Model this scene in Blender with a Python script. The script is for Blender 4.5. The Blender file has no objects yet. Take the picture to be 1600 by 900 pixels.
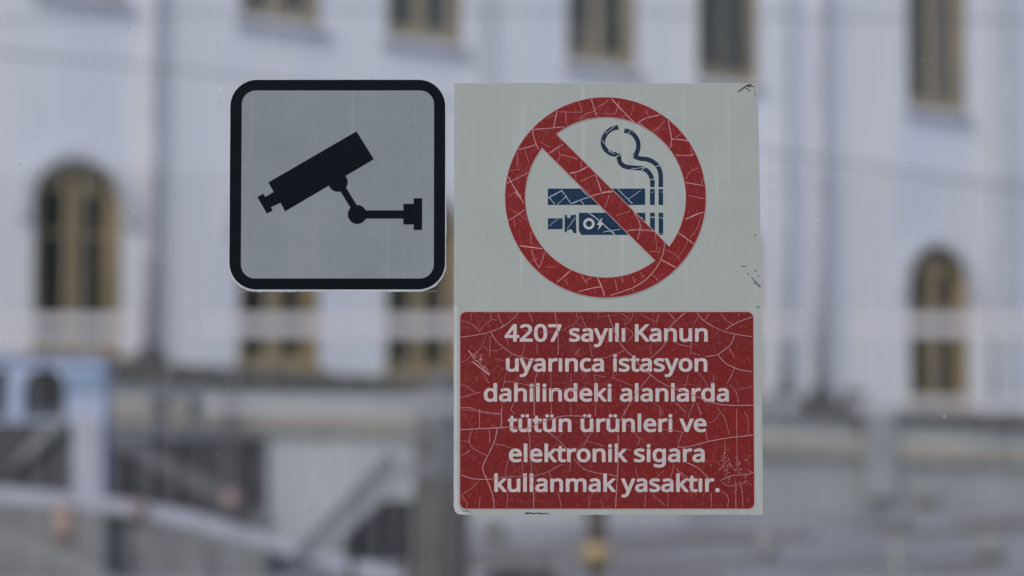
import bpy, bmesh, math, random
from mathutils import Vector, geometry
random.seed(7)
S = bpy.context.scene
COL = S.collection
R = math.radians

# ------------------------------------------------------------------ camera, sky, sun, exposure
cam_d = bpy.data.cameras.new("camera")
cam_d.lens = 85.0
cam_d.sensor_width = 36.0
cam_d.shift_y = 0.22
cam_d.clip_start = 0.05
cam_d.clip_end = 5000
cam_d.dof.use_dof = True
cam_d.dof.focus_distance = 1.64 / math.cos(R(3))
cam_d.dof.aperture_fstop = 5.2
cam = bpy.data.objects.new("camera", cam_d)
cam.location = (0, 0, 1.6)
cam.rotation_euler = (R(93), 0, 0)
COL.objects.link(cam)
S.camera = cam

SUN_EL, SUN_AZ = 48, 205          # azimuth clockwise from +Y
world = bpy.data.worlds.new("World")
S.world = world
world.use_nodes = True
wn = world.node_tree
sky = wn.nodes.new("ShaderNodeTexSky")
sky.sky_type = 'NISHITA'
sky.sun_disc = False
sky.sun_elevation = R(SUN_EL)
sky.sun_rotation = R(SUN_AZ)
sky.air_density = 1.0
sky.dust_density = 1.6
sky.ozone_density = 1.0
wn.links.new(sky.outputs[0], wn.nodes["Background"].inputs[0])
wn.nodes["Background"].inputs[1].default_value = 0.10
sun_d = bpy.data.lights.new("sun", 'SUN')
sun_d.energy = 1.5
sun_d.angle = R(25)
sun_d.color = (1.0, 0.97, 0.93)
sun = bpy.data.objects.new("sun", sun_d)
d = Vector((math.sin(R(SUN_AZ)) * math.cos(R(SUN_EL)), math.cos(R(SUN_AZ)) * math.cos(R(SUN_EL)), math.sin(R(SUN_EL))))
sun.rotation_euler = d.to_track_quat('Z', 'Y').to_euler()
sun.location = (-3, -6, 8)
COL.objects.link(sun)
S.view_settings.view_transform = 'Standard'
S.view_settings.look = 'None'
S.view_settings.gamma = 1
S.view_settings.exposure = 0.2
S.view_settings.use_curve_mapping = False
S.cycles.transparent_max_bounces = 24

# ------------------------------------------------------------------ helpers
def empty(name, loc=(0, 0, 0), rz=0, **props):
    o = bpy.data.objects.new(name, None)
    o.empty_display_size = 0.1
    COL.objects.link(o)
    o.location = loc
    o.rotation_euler = (0, 0, rz)
    for k, v in props.items():
        o[k] = v
    return o

def link(name, me, mat, parent=None, **props):
    if mat is not None:
        me.materials.append(mat)
    o = bpy.data.objects.new(name, me)
    COL.objects.link(o)
    o.parent = parent
    for k, v in props.items():
        o[k] = v
    return o

def from_bm(name, bm, mat, parent=None, smooth=False, **props):
    me = bpy.data.meshes.new(name)
    bmesh.ops.recalc_face_normals(bm, faces=bm.faces)
    bm.to_mesh(me)
    bm.free()
    if smooth:
        for p in me.polygons:
            p.use_smooth = True
    return link(name, me, mat, parent, **props)

def add_box(bm, x0, x1, y0, y1, z0, z1, bev=0.0):
    g = bmesh.ops.create_cube(bm, size=1)
    vs = g['verts']
    for v in vs:
        v.co = Vector(((x0 + x1) / 2 + v.co.x * (x1 - x0), (y0 + y1) / 2 + v.co.y * (y1 - y0), (z0 + z1) / 2 + v.co.z * (z1 - z0)))
    if bev > 0:
        es = list({e for v in vs for e in v.link_edges})
        bmesh.ops.bevel(bm, geom=es, offset=bev, segments=2, profile=0.5, affect='EDGES')

def box(name, x0, x1, y0, y1, z0, z1, mat, parent=None, bev=0.0, **props):
    bm = bmesh.new()
    add_box(bm, x0, x1, y0, y1, z0, z1, bev)
    return from_bm(name, bm, mat, parent, **props)

def add_tube(bm, pts, r, seg=12, r2=None, closed_ends=True):
    pts = [Vector(p) for p in pts]
    rings = []
    n = len(pts)
    for i, p in enumerate(pts):
        t = (pts[min(i + 1, n - 1)] - pts[max(i - 1, 0)]).normalized()
        a = t.cross(Vector((0, 0, 1)))
        if a.length < 1e-3:
            a = t.cross(Vector((0, 1, 0)))
        a.normalize()
        b = t.cross(a)
        rr = r if r2 is None else r + (r2 - r) * i / (n - 1)
        rings.append([bm.verts.new(p + rr * (math.cos(2 * math.pi * k / seg) * a + math.sin(2 * math.pi * k / seg) * b)) for k in range(seg)])
    for i in range(n - 1):
        for k in range(seg):
            bm.faces.new((rings[i][k], rings[i][(k + 1) % seg], rings[i + 1][(k + 1) % seg], rings[i + 1][k]))
    if closed_ends:
        bm.faces.new(rings[0][::-1])
        bm.faces.new(rings[-1])

def tube(name, pts, r, mat, parent=None, seg=12, r2=None, **props):
    bm = bmesh.new()
    add_tube(bm, pts, r, seg, r2)
    return from_bm(name, bm, mat, parent, smooth=True, **props)

def add_lathe(bm, prof, seg=24, cx=0, cy=0):
    rings = []
    for (r, z) in prof:
        rings.append([bm.verts.new((cx + max(r, 1e-4) * math.cos(2 * math.pi * k / seg), cy + max(r, 1e-4) * math.sin(2 * math.pi * k / seg), z)) for k in range(seg)])
    for i in range(len(rings) - 1):
        for k in range(seg):
            bm.faces.new((rings[i][k], rings[i][(k + 1) % seg], rings[i + 1][(k + 1) % seg], rings[i + 1][k]))
    bm.faces.new(rings[0][::-1])
    bm.faces.new(rings[-1])

def lathe(name, prof, mat, parent=None, seg=24, cx=0, cy=0, **props):
    bm = bmesh.new()
    add_lathe(bm, prof, seg, cx, cy)
    return from_bm(name, bm, mat, parent, smooth=True, **props)

def add_plate(bm, loops, y0, y1):
    """polygon with holes in the x-z plane: loops of (x, z); front face at y0, back at y1 > y0"""
    polys = [[Vector((p[0], p[1], 0)) for p in L] for L in loops]
    tris = geometry.tessellate_polygon(polys)
    flat = [p for L in polys for p in L]
    fr = [bm.verts.new((p.x, y0, p.y)) for p in flat]
    bk = [bm.verts.new((p.x, y1, p.y)) for p in flat]
    for t in tris:
        a, b, c = t
        ar = (flat[b] - flat[a]).cross(flat[c] - flat[a]).z
        if abs(ar) < 1e-14:
            continue
        if ar < 0:
            b, c = c, b
        try:
            bm.faces.new((fr[a], fr[b], fr[c]))
            bm.faces.new((bk[a], bk[c], bk[b]))
        except ValueError:
            pass
    k = 0
    for i, L in enumerate(polys):
        n = len(L)
        area = sum(L[j - 1].x * L[j].y - L[j].x * L[j - 1].y for j in range(n))
        fwd = (area > 0) == (i == 0)
        for j in range(n):
            a, b = k + j, k + (j + 1) % n
            if not fwd:
                a, b = b, a
            try:
                bm.faces.new((fr[b], fr[a], bk[a], bk[b]))
            except ValueError:
                pass
        k += n

def plate(name, loops, y0, y1, mat, parent=None, **props):
    bm = bmesh.new()
    add_plate(bm, loops, y0, y1)
    me = bpy.data.meshes.new(name)
    bm.to_mesh(me)
    bm.free()
    return link(name, me, mat, parent, **props)

def circle(cx, cy, r, n=64, a0=0, a1=360):
    full = abs(a1 - a0) == 360
    m = n if full else n + 1
    return [(cx + r * math.cos(R(a0 + (a1 - a0) * k / n)), cy + r * math.sin(R(a0 + (a1 - a0) * k / n))) for k in range(m)]

def rrect(x0, y0, x1, y1, r, n=8):
    out = []
    for cx, cy, a in ((x1 - r, y1 - r, 0), (x0 + r, y1 - r, 90), (x0 + r, y0 + r, 180), (x1 - r, y0 + r, 270)):
        out += [(cx + r * math.cos(R(a + 90 * k / n)), cy + r * math.sin(R(a + 90 * k / n))) for k in range(n + 1)]
    return out

# ------------------------------------------------------------------ materials
def new_mat(name):
    m = bpy.data.materials.new(name)
    m.use_nodes = True
    return m, m.node_tree.nodes, m.node_tree.links, m.node_tree.nodes["Principled BSDF"]

def mat(name, c1, c2=None, rough=0.7, scale=4.0, stretch=(1, 1, 1), spec=0.5, metal=0.0, bump=0.0, bscale=60.0, detail=6, contrast=(0.35, 0.65)):
    m, N, L, P = new_mat(name)
    tc = N.new("ShaderNodeTexCoord")
    mp = N.new("ShaderNodeMapping")
    mp.inputs['Scale'].default_value = stretch
    L.new(tc.outputs['Object'], mp.inputs[0])
    P.inputs['Roughness'].default_value = rough
    P.inputs['Metallic'].default_value = metal
    P.inputs['Specular IOR Level'].default_value = spec
    c2 = c2 or tuple(x * 0.85 for x in c1)
    nz = N.new("ShaderNodeTexNoise")
    nz.inputs['Scale'].default_value = scale
    nz.inputs['Detail'].default_value = detail
    L.new(mp.outputs[0], nz.inputs['Vector'])
    cr = N.new("ShaderNodeValToRGB")
    cr.color_ramp.elements[0].position = contrast[0]
    cr.color_ramp.elements[1].position = contrast[1]
    cr.color_ramp.elements[0].color = (*c1, 1)
    cr.color_ramp.elements[1].color = (*c2, 1)
    L.new(nz.outputs[0], cr.inputs[0])
    L.new(cr.outputs[0], P.inputs['Base Color'])
    if bump > 0:
        n2 = N.new("ShaderNodeTexNoise")
        n2.inputs['Scale'].default_value = bscale
        n2.inputs['Detail'].default_value = 4
        L.new(tc.outputs['Object'], n2.inputs['Vector'])
        b = N.new("ShaderNodeBump")
        b.inputs['Strength'].default_value = bump
        L.new(n2.outputs[0], b.inputs['Height'])
        L.new(b.outputs[0], P.inputs['Normal'])
    return m

def glass_mat(name, tint=(0.99, 0.995, 0.992), dust=True):
    m, N, L, P = new_mat(name)
    N.remove(P)
    out = N["Material Output"]
    tr = N.new("ShaderNodeBsdfTransparent")
    tr.inputs[0].default_value = (*tint, 1)
    gl = N.new("ShaderNodeBsdfGlossy")
    gl.inputs['Roughness'].default_value = 0.0
    fr = N.new("ShaderNodeFresnel")
    fr.inputs[0].default_value = 1.45
    mx = N.new("ShaderNodeMixShader")
    L.new(fr.outputs[0], mx.inputs[0])
    L.new(tr.outputs[0], mx.inputs[1])
    L.new(gl.outputs[0], mx.inputs[2])
    last = mx
    if dust:
        tc = N.new("ShaderNodeTexCoord")
        # specks: a few small flecks per decimetre, their size varied by a second noise
        vo = N.new("ShaderNodeTexVoronoi")
        vo.inputs['Scale'].default_value = 95
        L.new(tc.outputs['Object'], vo.inputs['Vector'])
        sx = N.new("ShaderNodeSeparateColor")
        L.new(vo.outputs['Color'], sx.inputs[0])
        keep = N.new("ShaderNodeMath"); keep.operation = 'GREATER_THAN'; keep.inputs[1].default_value = 0.90
        L.new(sx.outputs[0], keep.inputs[0])
        rad = N.new("ShaderNodeMath"); rad.operation = 'MULTIPLY'; rad.inputs[1].default_value = 0.085
        L.new(sx.outputs[1], rad.inputs[0])
        sm = N.new("ShaderNodeMath"); sm.operation = 'LESS_THAN'
        L.new(vo.outputs['Distance'], sm.inputs[0]); L.new(rad.outputs[0], sm.inputs[1])
        mk = N.new("ShaderNodeMath"); mk.operation = 'MULTIPLY'
        L.new(keep.outputs[0], mk.inputs[0]); L.new(sm.outputs[0], mk.inputs[1])
        # faint film of dirt
        nz = N.new("ShaderNodeTexNoise"); nz.inputs['Scale'].default_value = 9; nz.inputs['Detail'].default_value = 8
        L.new(tc.outputs['Object'], nz.inputs['Vector'])
        mr = N.new("ShaderNodeMapRange")
        mr.inputs[1].default_value = 0.35; mr.inputs[2].default_value = 0.75
        mr.inputs[3].default_value = 0.0; mr.inputs[4].default_value = 0.012
        L.new(nz.outputs[0], mr.inputs[0])
        m5 = N.new("ShaderNodeMath"); m5.operation = 'MULTIPLY'; m5.inputs[1].default_value = 0.5
        L.new(mk.outputs[0], m5.inputs[0])
        ad = N.new("ShaderNodeMath"); ad.operation = 'ADD'
        L.new(m5.outputs[0], ad.inputs[0]); L.new(mr.outputs[0], ad.inputs[1])
        # vertical wiping streaks, strongest in patches
        ms = N.new("ShaderNodeMapping"); ms.inputs['Scale'].default_value = (75, 1, 1.6)
        L.new(tc.outputs['Object'], ms.inputs[0])
        ns_ = N.new("ShaderNodeTexNoise"); ns_.inputs['Scale'].default_value = 1; ns_.inputs['Detail'].default_value = 5
        L.new(ms.outputs[0], ns_.inputs['Vector'])
        mrs = N.new("ShaderNodeMapRange"); mrs.inputs[1].default_value = 0.45; mrs.inputs[2].default_value = 0.75; mrs.inputs[4].default_value = 0.05
        L.new(ns_.outputs[0], mrs.inputs[0])
        ads = N.new("ShaderNodeMath"); ads.operation = 'ADD'
        L.new(ad.outputs[0], ads.inputs[0]); L.new(mrs.outputs[0], ads.inputs[1])
        ad = ads
        df = N.new("ShaderNodeBsdfDiffuse"); df.inputs[0].default_value = (0.85, 0.86, 0.86, 1)
        m2 = N.new("ShaderNodeMixShader")
        L.new(ad.outputs[0], m2.inputs[0]); L.new(mx.outputs[0], m2.inputs[1]); L.new(df.outputs[0], m2.inputs[2])
        last = m2
    L.new(last.outputs[0], out.inputs[0])
    return m

def frost_mat(name, col, alpha):
    m, N, L, P = new_mat(name)
    N.remove(P)
    out = N["Material Output"]
    tr = N.new("ShaderNodeBsdfTransparent")
    df = N.new("ShaderNodeBsdfDiffuse"); df.inputs[0].default_value = (*col, 1)
    tl = N.new("ShaderNodeBsdfTranslucent"); tl.inputs[0].default_value = (*col, 1)
    m0 = N.new("ShaderNodeMixShader"); m0.inputs[0].default_value = 0.35
    L.new(df.outputs[0], m0.inputs[1]); L.new(tl.outputs[0], m0.inputs[2])
    mx = N.new("ShaderNodeMixShader"); mx.inputs[0].default_value = alpha
    L.new(tr.outputs[0], mx.inputs[1]); L.new(m0.outputs[0], mx.inputs[2])
    L.new(mx.outputs[0], out.inputs[0])
    return m

def vinyl(name, c1, c2, crack=None, crack_scale=90.0, crack_w=0.012, speck=None, rough=0.55, streak=0.0, spec=0.25):
    """aged printed vinyl: mottled ink, optional fine secondary crackle and vertical rub marks"""
    m, N, L, P = new_mat(name)
    P.inputs['Roughness'].default_value = rough
    P.inputs['Specular IOR Level'].default_value = spec
    tc = N.new("ShaderNodeTexCoord")
    nz = N.new("ShaderNodeTexNoise"); nz.inputs['Scale'].default_value = 14; nz.inputs['Detail'].default_value = 8; nz.inputs['Roughness'].default_value = 0.65
    L.new(tc.outputs['Object'], nz.inputs['Vector'])
    cr = N.new("ShaderNodeValToRGB")
    cr.color_ramp.elements[0].position = 0.34; cr.color_ramp.elements[1].position = 0.68
    cr.color_ramp.elements[0].color = (*c1, 1); cr.color_ramp.elements[1].color = (*c2, 1)
    L.new(nz.outputs[0], cr.inputs[0])
    col = cr.outputs[0]
    def mixin(fac, c):
        nonlocal col
        mx = N.new("ShaderNodeMix"); mx.data_type = 'RGBA'
        L.new(fac, mx.inputs[0]); L.new(col, mx.inputs[6]); mx.inputs[7].default_value = (*c, 1)
        col = mx.outputs[2]
    if speck:
        n3 = N.new("ShaderNodeTexNoise"); n3.inputs['Scale'].default_value = 620; n3.inputs['Detail'].default_value = 2
        mp = N.new("ShaderNodeMapping"); mp.inputs['Scale'].default_value = (1, 1, 0.45)
        L.new(tc.outputs['Object'], mp.inputs[0]); L.new(mp.outputs[0], n3.inputs['Vector'])
        mr = N.new("ShaderNodeMapRange"); mr.inputs[1].default_value = 0.55; mr.inputs[2].default_value = 0.8; mr.inputs[4].default_value = 0.45
        L.new(n3.outputs[0], mr.inputs[0])
        mixin(mr.outputs[0], speck)
    if crack:
        wn_ = N.new("ShaderNodeTexNoise"); wn_.inputs['Scale'].default_value = 22
        L.new(tc.outputs['Object'], wn_.inputs['Vector'])
        va = N.new("ShaderNodeVectorMath"); va.operation = 'MULTIPLY_ADD'
        va.inputs[1].default_value = (0.03, 0.03, 0.03)
        L.new(wn_.outputs[1], va.inputs[0]); L.new(tc.outputs['Object'], va.inputs[2])
        vo = N.new("ShaderNodeTexVoronoi"); vo.feature = 'DISTANCE_TO_EDGE'; vo.inputs['Scale'].default_value = crack_scale
        L.new(va.outputs[0], vo.inputs['Vector'])
        n4 = N.new("ShaderNodeTexNoise"); n4.inputs['Scale'].default_value = 30
        L.new(tc.outputs['Object'], n4.inputs['Vector'])
        mrb = N.new("ShaderNodeMapRange"); mrb.inputs[1].default_value = 0.42; mrb.inputs[2].default_value = 0.62; mrb.inputs[4].default_value = 0.4
        L.new(n4.outputs[0], mrb.inputs[0])
        mr = N.new("ShaderNodeMapRange"); mr.inputs[1].default_value = 0; mr.inputs[2].default_value = crack_w; mr.inputs[3].default_value = 1; mr.inputs[4].default_value = 0
        L.new(vo.outputs[0], mr.inputs[0])
        mm = N.new("ShaderNodeMath"); mm.operation = 'MULTIPLY'
        L.new(mr.outputs[0], mm.inputs[0]); L.new(mrb.outputs[0], mm.inputs[1])
        mixin(mm.outputs[0], crack)
    if streak:
        mp = N.new("ShaderNodeMapping"); mp.inputs['Scale'].default_value = (160, 1, 5)
        L.new(tc.outputs['Object'], mp.inputs[0])
        n5 = N.new("ShaderNodeTexNoise"); n5.inputs['Scale'].default_value = 1; n5.inputs['Detail'].default_value = 3
        L.new(mp.outputs[0], n5.inputs['Vector'])
        mr = N.new("ShaderNodeMapRange"); mr.inputs[1].default_value = 0.6; mr.inputs[2].default_value = 0.85; mr.inputs[4].default_value = streak
        L.new(n5.outputs[0], mr.inputs[0])
        mixin(mr.outputs[0], (0.85, 0.85, 0.85))
    L.new(col, P.inputs['Base Color'])
    nb = N.new("ShaderNodeTexNoise"); nb.inputs['Scale'].default_value = 45; nb.inputs['Detail'].default_value = 5
    L.new(tc.outputs['Object'], nb.inputs['Vector'])
    b = N.new("ShaderNodeBump"); b.inputs['Strength'].default_value = 0.12; b.inputs['Distance'].default_value = 0.002
    L.new(nb.outputs[0], b.inputs['Height']); L.new(b.outputs[0], P.inputs['Normal'])
    return m

M = {
 'plaster': mat('wall_plaster', (0.8382, 0.8198, 0.8414), (0.7347, 0.7481, 0.8465), rough=0.85, scale=0.45, stretch=(1.6, 1, 0.22), bump=0.2, bscale=20, contrast=(0.38, 0.62)),
 'plaster_trim': mat('trim_plaster', (0.7128, 0.7173, 0.7614), (0.5881, 0.5949, 0.648), rough=0.85, scale=1.5),
 'pipe': mat('painted_pipe', (0.7066, 0.6909, 0.7403), (0.578, 0.5486, 0.6108), rough=0.5, scale=2),
 'pipe_green': mat('weathered_pipe', (0.648, 0.6882, 0.7154), (0.5508, 0.5811, 0.6221), rough=0.5, scale=2),
 'castiron': mat('cast_iron', (0.09, 0.09, 0.10), (0.05, 0.05, 0.055), rough=0.7, scale=8),
 'tan': mat('ochre_window_paint', (0.3736, 0.2803, 0.1587), (0.2543, 0.2065, 0.127), rough=0.6, scale=3, stretch=(1, 1, .4)),
 'pane': mat('dark_window_glass', (0.01865, 0.02193, 0.01138), (0.0424, 0.03427, 0.01708), rough=0.2, spec=0.3, scale=1.2),
 'curtain': mat('brown_curtain', (0.14, 0.11, 0.09), (0.08, 0.07, 0.06), rough=0.9, scale=4, stretch=(6, 1, .3)),
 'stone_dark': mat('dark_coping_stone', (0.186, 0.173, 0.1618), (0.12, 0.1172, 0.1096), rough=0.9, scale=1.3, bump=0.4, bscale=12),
 'stone_olive': mat('olive_coping_stone', (0.5243, 0.4645, 0.3934), (0.3931, 0.36, 0.306), rough=0.9, scale=0.8, bump=0.4, bscale=12),  # olive tone for the lower coping course
 'stone_light': mat('light_band_stone', (0.7176, 0.6986, 0.6726), (0.5928, 0.5784, 0.5745), rough=0.9, scale=0.8, bump=0.4, bscale=12),
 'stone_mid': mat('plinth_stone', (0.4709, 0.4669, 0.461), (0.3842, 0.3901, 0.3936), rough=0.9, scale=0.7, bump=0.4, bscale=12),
 'stone_mid_lit': mat('lit_plinth_stone', (0.718, 0.7119, 0.703), (0.5858, 0.5948, 0.6), rough=0.9, scale=0.7, bump=0.4, bscale=12),  # same plinth stone, the stronger light on its left part put into the colour
 'asphalt': mat('grey_paving', (0.2064, 0.2034, 0.2454), (0.3058, 0.3014, 0.3404), rough=0.9, scale=0.55, detail=8, bump=0.5, bscale=30),
 'roof': mat('roof_tile', (0.20, 0.12, 0.09), (0.14, 0.09, 0.07), rough=0.9, scale=5),
 'white_metal': mat('pale_painted_metal', (0.5518, 0.5518, 0.6389), (0.4356, 0.4356, 0.5082), rough=0.5, scale=6),
 'grey_metal': mat('grey_painted_metal', (0.153, 0.1485, 0.162), (0.117, 0.1125, 0.126), rough=0.5, scale=6),
 'black_metal': mat('dark_metal', (0.0252, 0.0252, 0.0288), (0.0405, 0.0405, 0.045), rough=0.5, scale=4),
 'dark_panel': mat('charcoal_panel', (0.075, 0.075, 0.085), (0.05, 0.05, 0.055), rough=0.6, scale=3),
 'kiosk_white': mat('white_kiosk_paint', (0.504, 0.5557, 0.756), (0.441, 0.4876, 0.6552), rough=0.5, scale=4),
 'kiosk_blue': mat('light_blue_sign', (0.30, 0.40, 0.56), (0.26, 0.35, 0.50), rough=0.5, scale=6),
 'kiosk_window': mat('kiosk_dark_glass', (0.0108, 0.0126, 0.0198), (0.018, 0.0198, 0.027), rough=0.5, scale=6),
 'kiosk_shelf': mat('kiosk_grey_shutter', (0.09, 0.099, 0.114), (0.072, 0.078, 0.09), rough=0.5, scale=6),
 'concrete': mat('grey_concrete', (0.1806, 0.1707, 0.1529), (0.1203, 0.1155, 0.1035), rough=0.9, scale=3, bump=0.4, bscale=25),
 'concrete_pale': mat('pale_concrete', (0.3121, 0.3121, 0.3029), (0.2479, 0.2479, 0.2479), rough=0.9, scale=6, bump=0.3, bscale=40),
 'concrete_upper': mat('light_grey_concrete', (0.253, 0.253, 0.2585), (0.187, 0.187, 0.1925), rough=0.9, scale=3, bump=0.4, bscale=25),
 'board_pale': mat('weathered_pale_board', (0.36, 0.37, 0.40), (0.28, 0.29, 0.32), rough=0.8, scale=5, stretch=(1, 1, 5)),
 'board_grey': mat('weathered_grey_board', (0.2, 0.2063, 0.225), (0.15, 0.1562, 0.175), rough=0.8, scale=5, stretch=(1, 1, 5)),
 'peach': mat('peach_plastic', (0.50, 0.34, 0.27), (0.42, 0.29, 0.24), rough=0.6, scale=8),
 'pink': mat('faded_pink_plastic', (0.50, 0.33, 0.32), (0.42, 0.28, 0.27), rough=0.6, scale=8),
 'amber': mat('amber_plastic', (0.5132, 0.3523, 0.153), (0.451, 0.3103, 0.1412), rough=0.35, scale=20),
 'brown_metal': mat('brown_painted_metal', (0.11, 0.085, 0.07), (0.08, 0.065, 0.055), rough=0.6, scale=8),
 'rubber': mat('black_rubber', (0.05, 0.05, 0.055), (0.075, 0.075, 0.075), rough=0.6, scale=10),
 'steel': mat('brushed_steel', (0.45, 0.46, 0.47), (0.38, 0.39, 0.40), rough=0.35, metal=0.9, scale=3),
 'glass': glass_mat('window_pane_glass'),
 'glass2': glass_mat('screen_glass', dust=False),
 'frost': frost_mat('frosted_white_strip', (0.98, 0.93, 0.95), 0.29),
 'frost_faint': frost_mat('faint_frosted_strip', (0.88, 0.86, 0.90), 0.2),
 'sign_white': vinyl('aged_white_vinyl', (0.4508, 0.4909, 0.446), (0.496, 0.5314, 0.4922), streak=0.34, crack=(0.60, 0.62, 0.60), crack_scale=42, crack_w=0.014, rough=0.6),
 'sign_edge': vinyl('scuffed_vinyl_edge', (0.682, 0.682, 0.66), (0.484, 0.506, 0.506), rough=0.7),
 'sign_red': vinyl('faded_red_ink', (0.2498, 0.0149, 0.01368), (0.1921, 0.01761, 0.01597), crack=(0.50, 0.14, 0.15), crack_scale=88, crack_w=0.03, speck=(0.48, 0.10, 0.11)),
 'sign_red2': vinyl('red_ring_ink', (0.2793, 0.01811, 0.01466), (0.225, 0.01552, 0.01661), crack=(0.50, 0.14, 0.15), crack_scale=100, crack_w=0.03, speck=(0.46, 0.10, 0.11)),
 'sign_navy': vinyl('navy_ink', (0.00416, 0.02912, 0.06851), (0.00936, 0.03822, 0.08866), speck=(0.05, 0.12, 0.20)),
 'sign_smoke': vinyl('dark_navy_ink', (0.008625, 0.02415, 0.05002), (0.0138, 0.03277, 0.06469), speck=(0.09, 0.13, 0.18)),
 'crack_major': vinyl('bare_crack_wide', (0.80, 0.43, 0.42), (0.50, 0.20, 0.20), rough=0.8),
 'crack_panel': vinyl('bare_crack_panel', (0.64, 0.32, 0.32), (0.42, 0.15, 0.155), rough=0.8),
 'crack_minor': vinyl('bare_crack_fine', (0.6138, 0.2376, 0.2376), (0.4554, 0.1386, 0.1485), rough=0.8),
 'crack_blue': vinyl('bare_crack_on_navy', (0.56, 0.62, 0.66), (0.42, 0.50, 0.58), rough=0.8),
 'sign_text': vinyl('off_white_lettering', (0.60, 0.57, 0.53), (0.78, 0.62, 0.60), crack=(0.36, 0.20, 0.20), crack_scale=120, crack_w=0.035, speck=(0.30, 0.20, 0.20), rough=0.6),
 'halo': vinyl('pink_print_edge', (0.62, 0.42, 0.40), (0.52, 0.38, 0.37), rough=0.7),
 'cam_grey': vinyl('grey_vinyl', (0.2625, 0.2987, 0.31), (0.3308, 0.3553, 0.375), rough=0.5, streak=0.10, speck=(0.36, 0.39, 0.41)),
 'cam_black': vinyl('black_vinyl', (0.004428, 0.006094, 0.01122), (0.00539, 0.0078, 0.01326), rough=0.6, spec=0.08),
 'cam_rim': vinyl('clear_film_edge', (0.7425, 0.7574, 0.7722), (0.5049, 0.5346, 0.5643), rough=0.6),
 'scuff': mat('dark_scuff', (0.03, 0.03, 0.03), (0.08, 0.08, 0.08), rough=0.9, scale=300),
}

# ------------------------------------------------------------------ the lens, for turning directions into real places
FPX = 85.0 / 36.0 * 1600
SH = 0.22 * 1600
def ray(px, py):
    x, y = px - 800.0, -(py - 450.0) + SH
    a = R(3)
    return Vector((x, FPX * math.cos(a) - y * math.sin(a), FPX * math.sin(a) + y * math.cos(a)))
EYE = Vector((0, 0, 1.6))
def at(px, py, Y):
    dd = ray(px, py)
    return EYE + dd * (Y / dd.y)

# ------------------------------------------------------------------ signs: millimetre-thin vinyl stuck on the near face of the pane
PANE_Y = 1.640
A0, A1 = at(800, 130, PANE_Y), at(800, 805, PANE_Y)
KZ = (A0.z - A1.z) / 675.0
KX = (at(1100, 450, PANE_Y).x - at(800, 450, PANE_Y).x) / 300.0
def gp(px, py):
    return ((px - 800) * KX, A0.z - (py - 130) * KZ)
class Sheet:
    """a sign whose print is laid on in layers; sizes are measured on the pane"""
    def __init__(self, root, cx, cy):
        self.root = root
        self.o = gp(cx, cy)
    def pt(self, p):
        q = gp(*p)
        return (q[0] - self.o[0], q[1] - self.o[1])
    def lay(self, name, loops, level, mat_, parent=None, **props):
        L = [[self.pt(p) for p in lp] for lp in loops]
        return plate(name, L, -(0.00030 + 0.00006 * level), -0.00002 if level == 0 else -(0.00027 + 0.00006 * (level - 1)), mat_, parent or self.root, **props)
    def lay_many(self, name, shapes, level, mat_, parent=None, **props):
        bm = bmesh.new()
        for i, loops in enumerate(shapes):
            L = [[self.pt(p) for p in lp] for lp in loops]
            add_plate(bm, L, -(0.00030 + 0.00006 * level + 1.5e-6 * (i % 16)), -(0.00027 + 0.00006 * (level - 1)))
        me = bpy.data.meshes.new(name)
        bm.to_mesh(me)
        bm.free()
        return link(name, me, mat_, parent or self.root, **props)

def ribbon(pts, w0, w1=None):
    """closed outline of a stroke along pts with flat ends"""
    w1 = w0 if w1 is None else w1
    n = len(pts)
    left, right = [], []
    for i, p in enumerate(pts):
        a = pts[max(i - 1, 0)]
        b = pts[min(i + 1, n - 1)]
        dx, dy = b[0] - a[0], b[1] - a[1]
        l = math.hypot(dx, dy) or 1e-9
        w = (w0 + (w1 - w0) * i / max(n - 1, 1)) / 2
        left.append((p[0] - dy / l * w, p[1] + dx / l * w))
        right.append((p[0] + dy / l * w, p[1] - dx / l * w))
    return left + right[::-1]

def smooth_line(pts, step=3.0):
    out = []
    n = len(pts)
    for i in range(n - 1):
        p0, p1, p2, p3 = pts[max(i - 1, 0)], pts[i], pts[i + 1], pts[min(i + 2, n - 1)]
        m = max(1, int(math.hypot(p2[0] - p1[0], p2[1] - p1[1]) / step))
        for k in range(m):
            t = k / m
            f = lambda a, b, c, e: 0.5 * (2 * b + (c - a) * t + (2 * a - 5 * b + 4 * c - e) * t * t + (3 * b - a - 3 * c + e) * t ** 3)
            out.append((f(p0[0], p1[0], p2[0], p3[0]), f(p0[1], p1[1], p2[1], p3[1])))
    out.append(tuple(pts[-1]))
    return out

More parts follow.
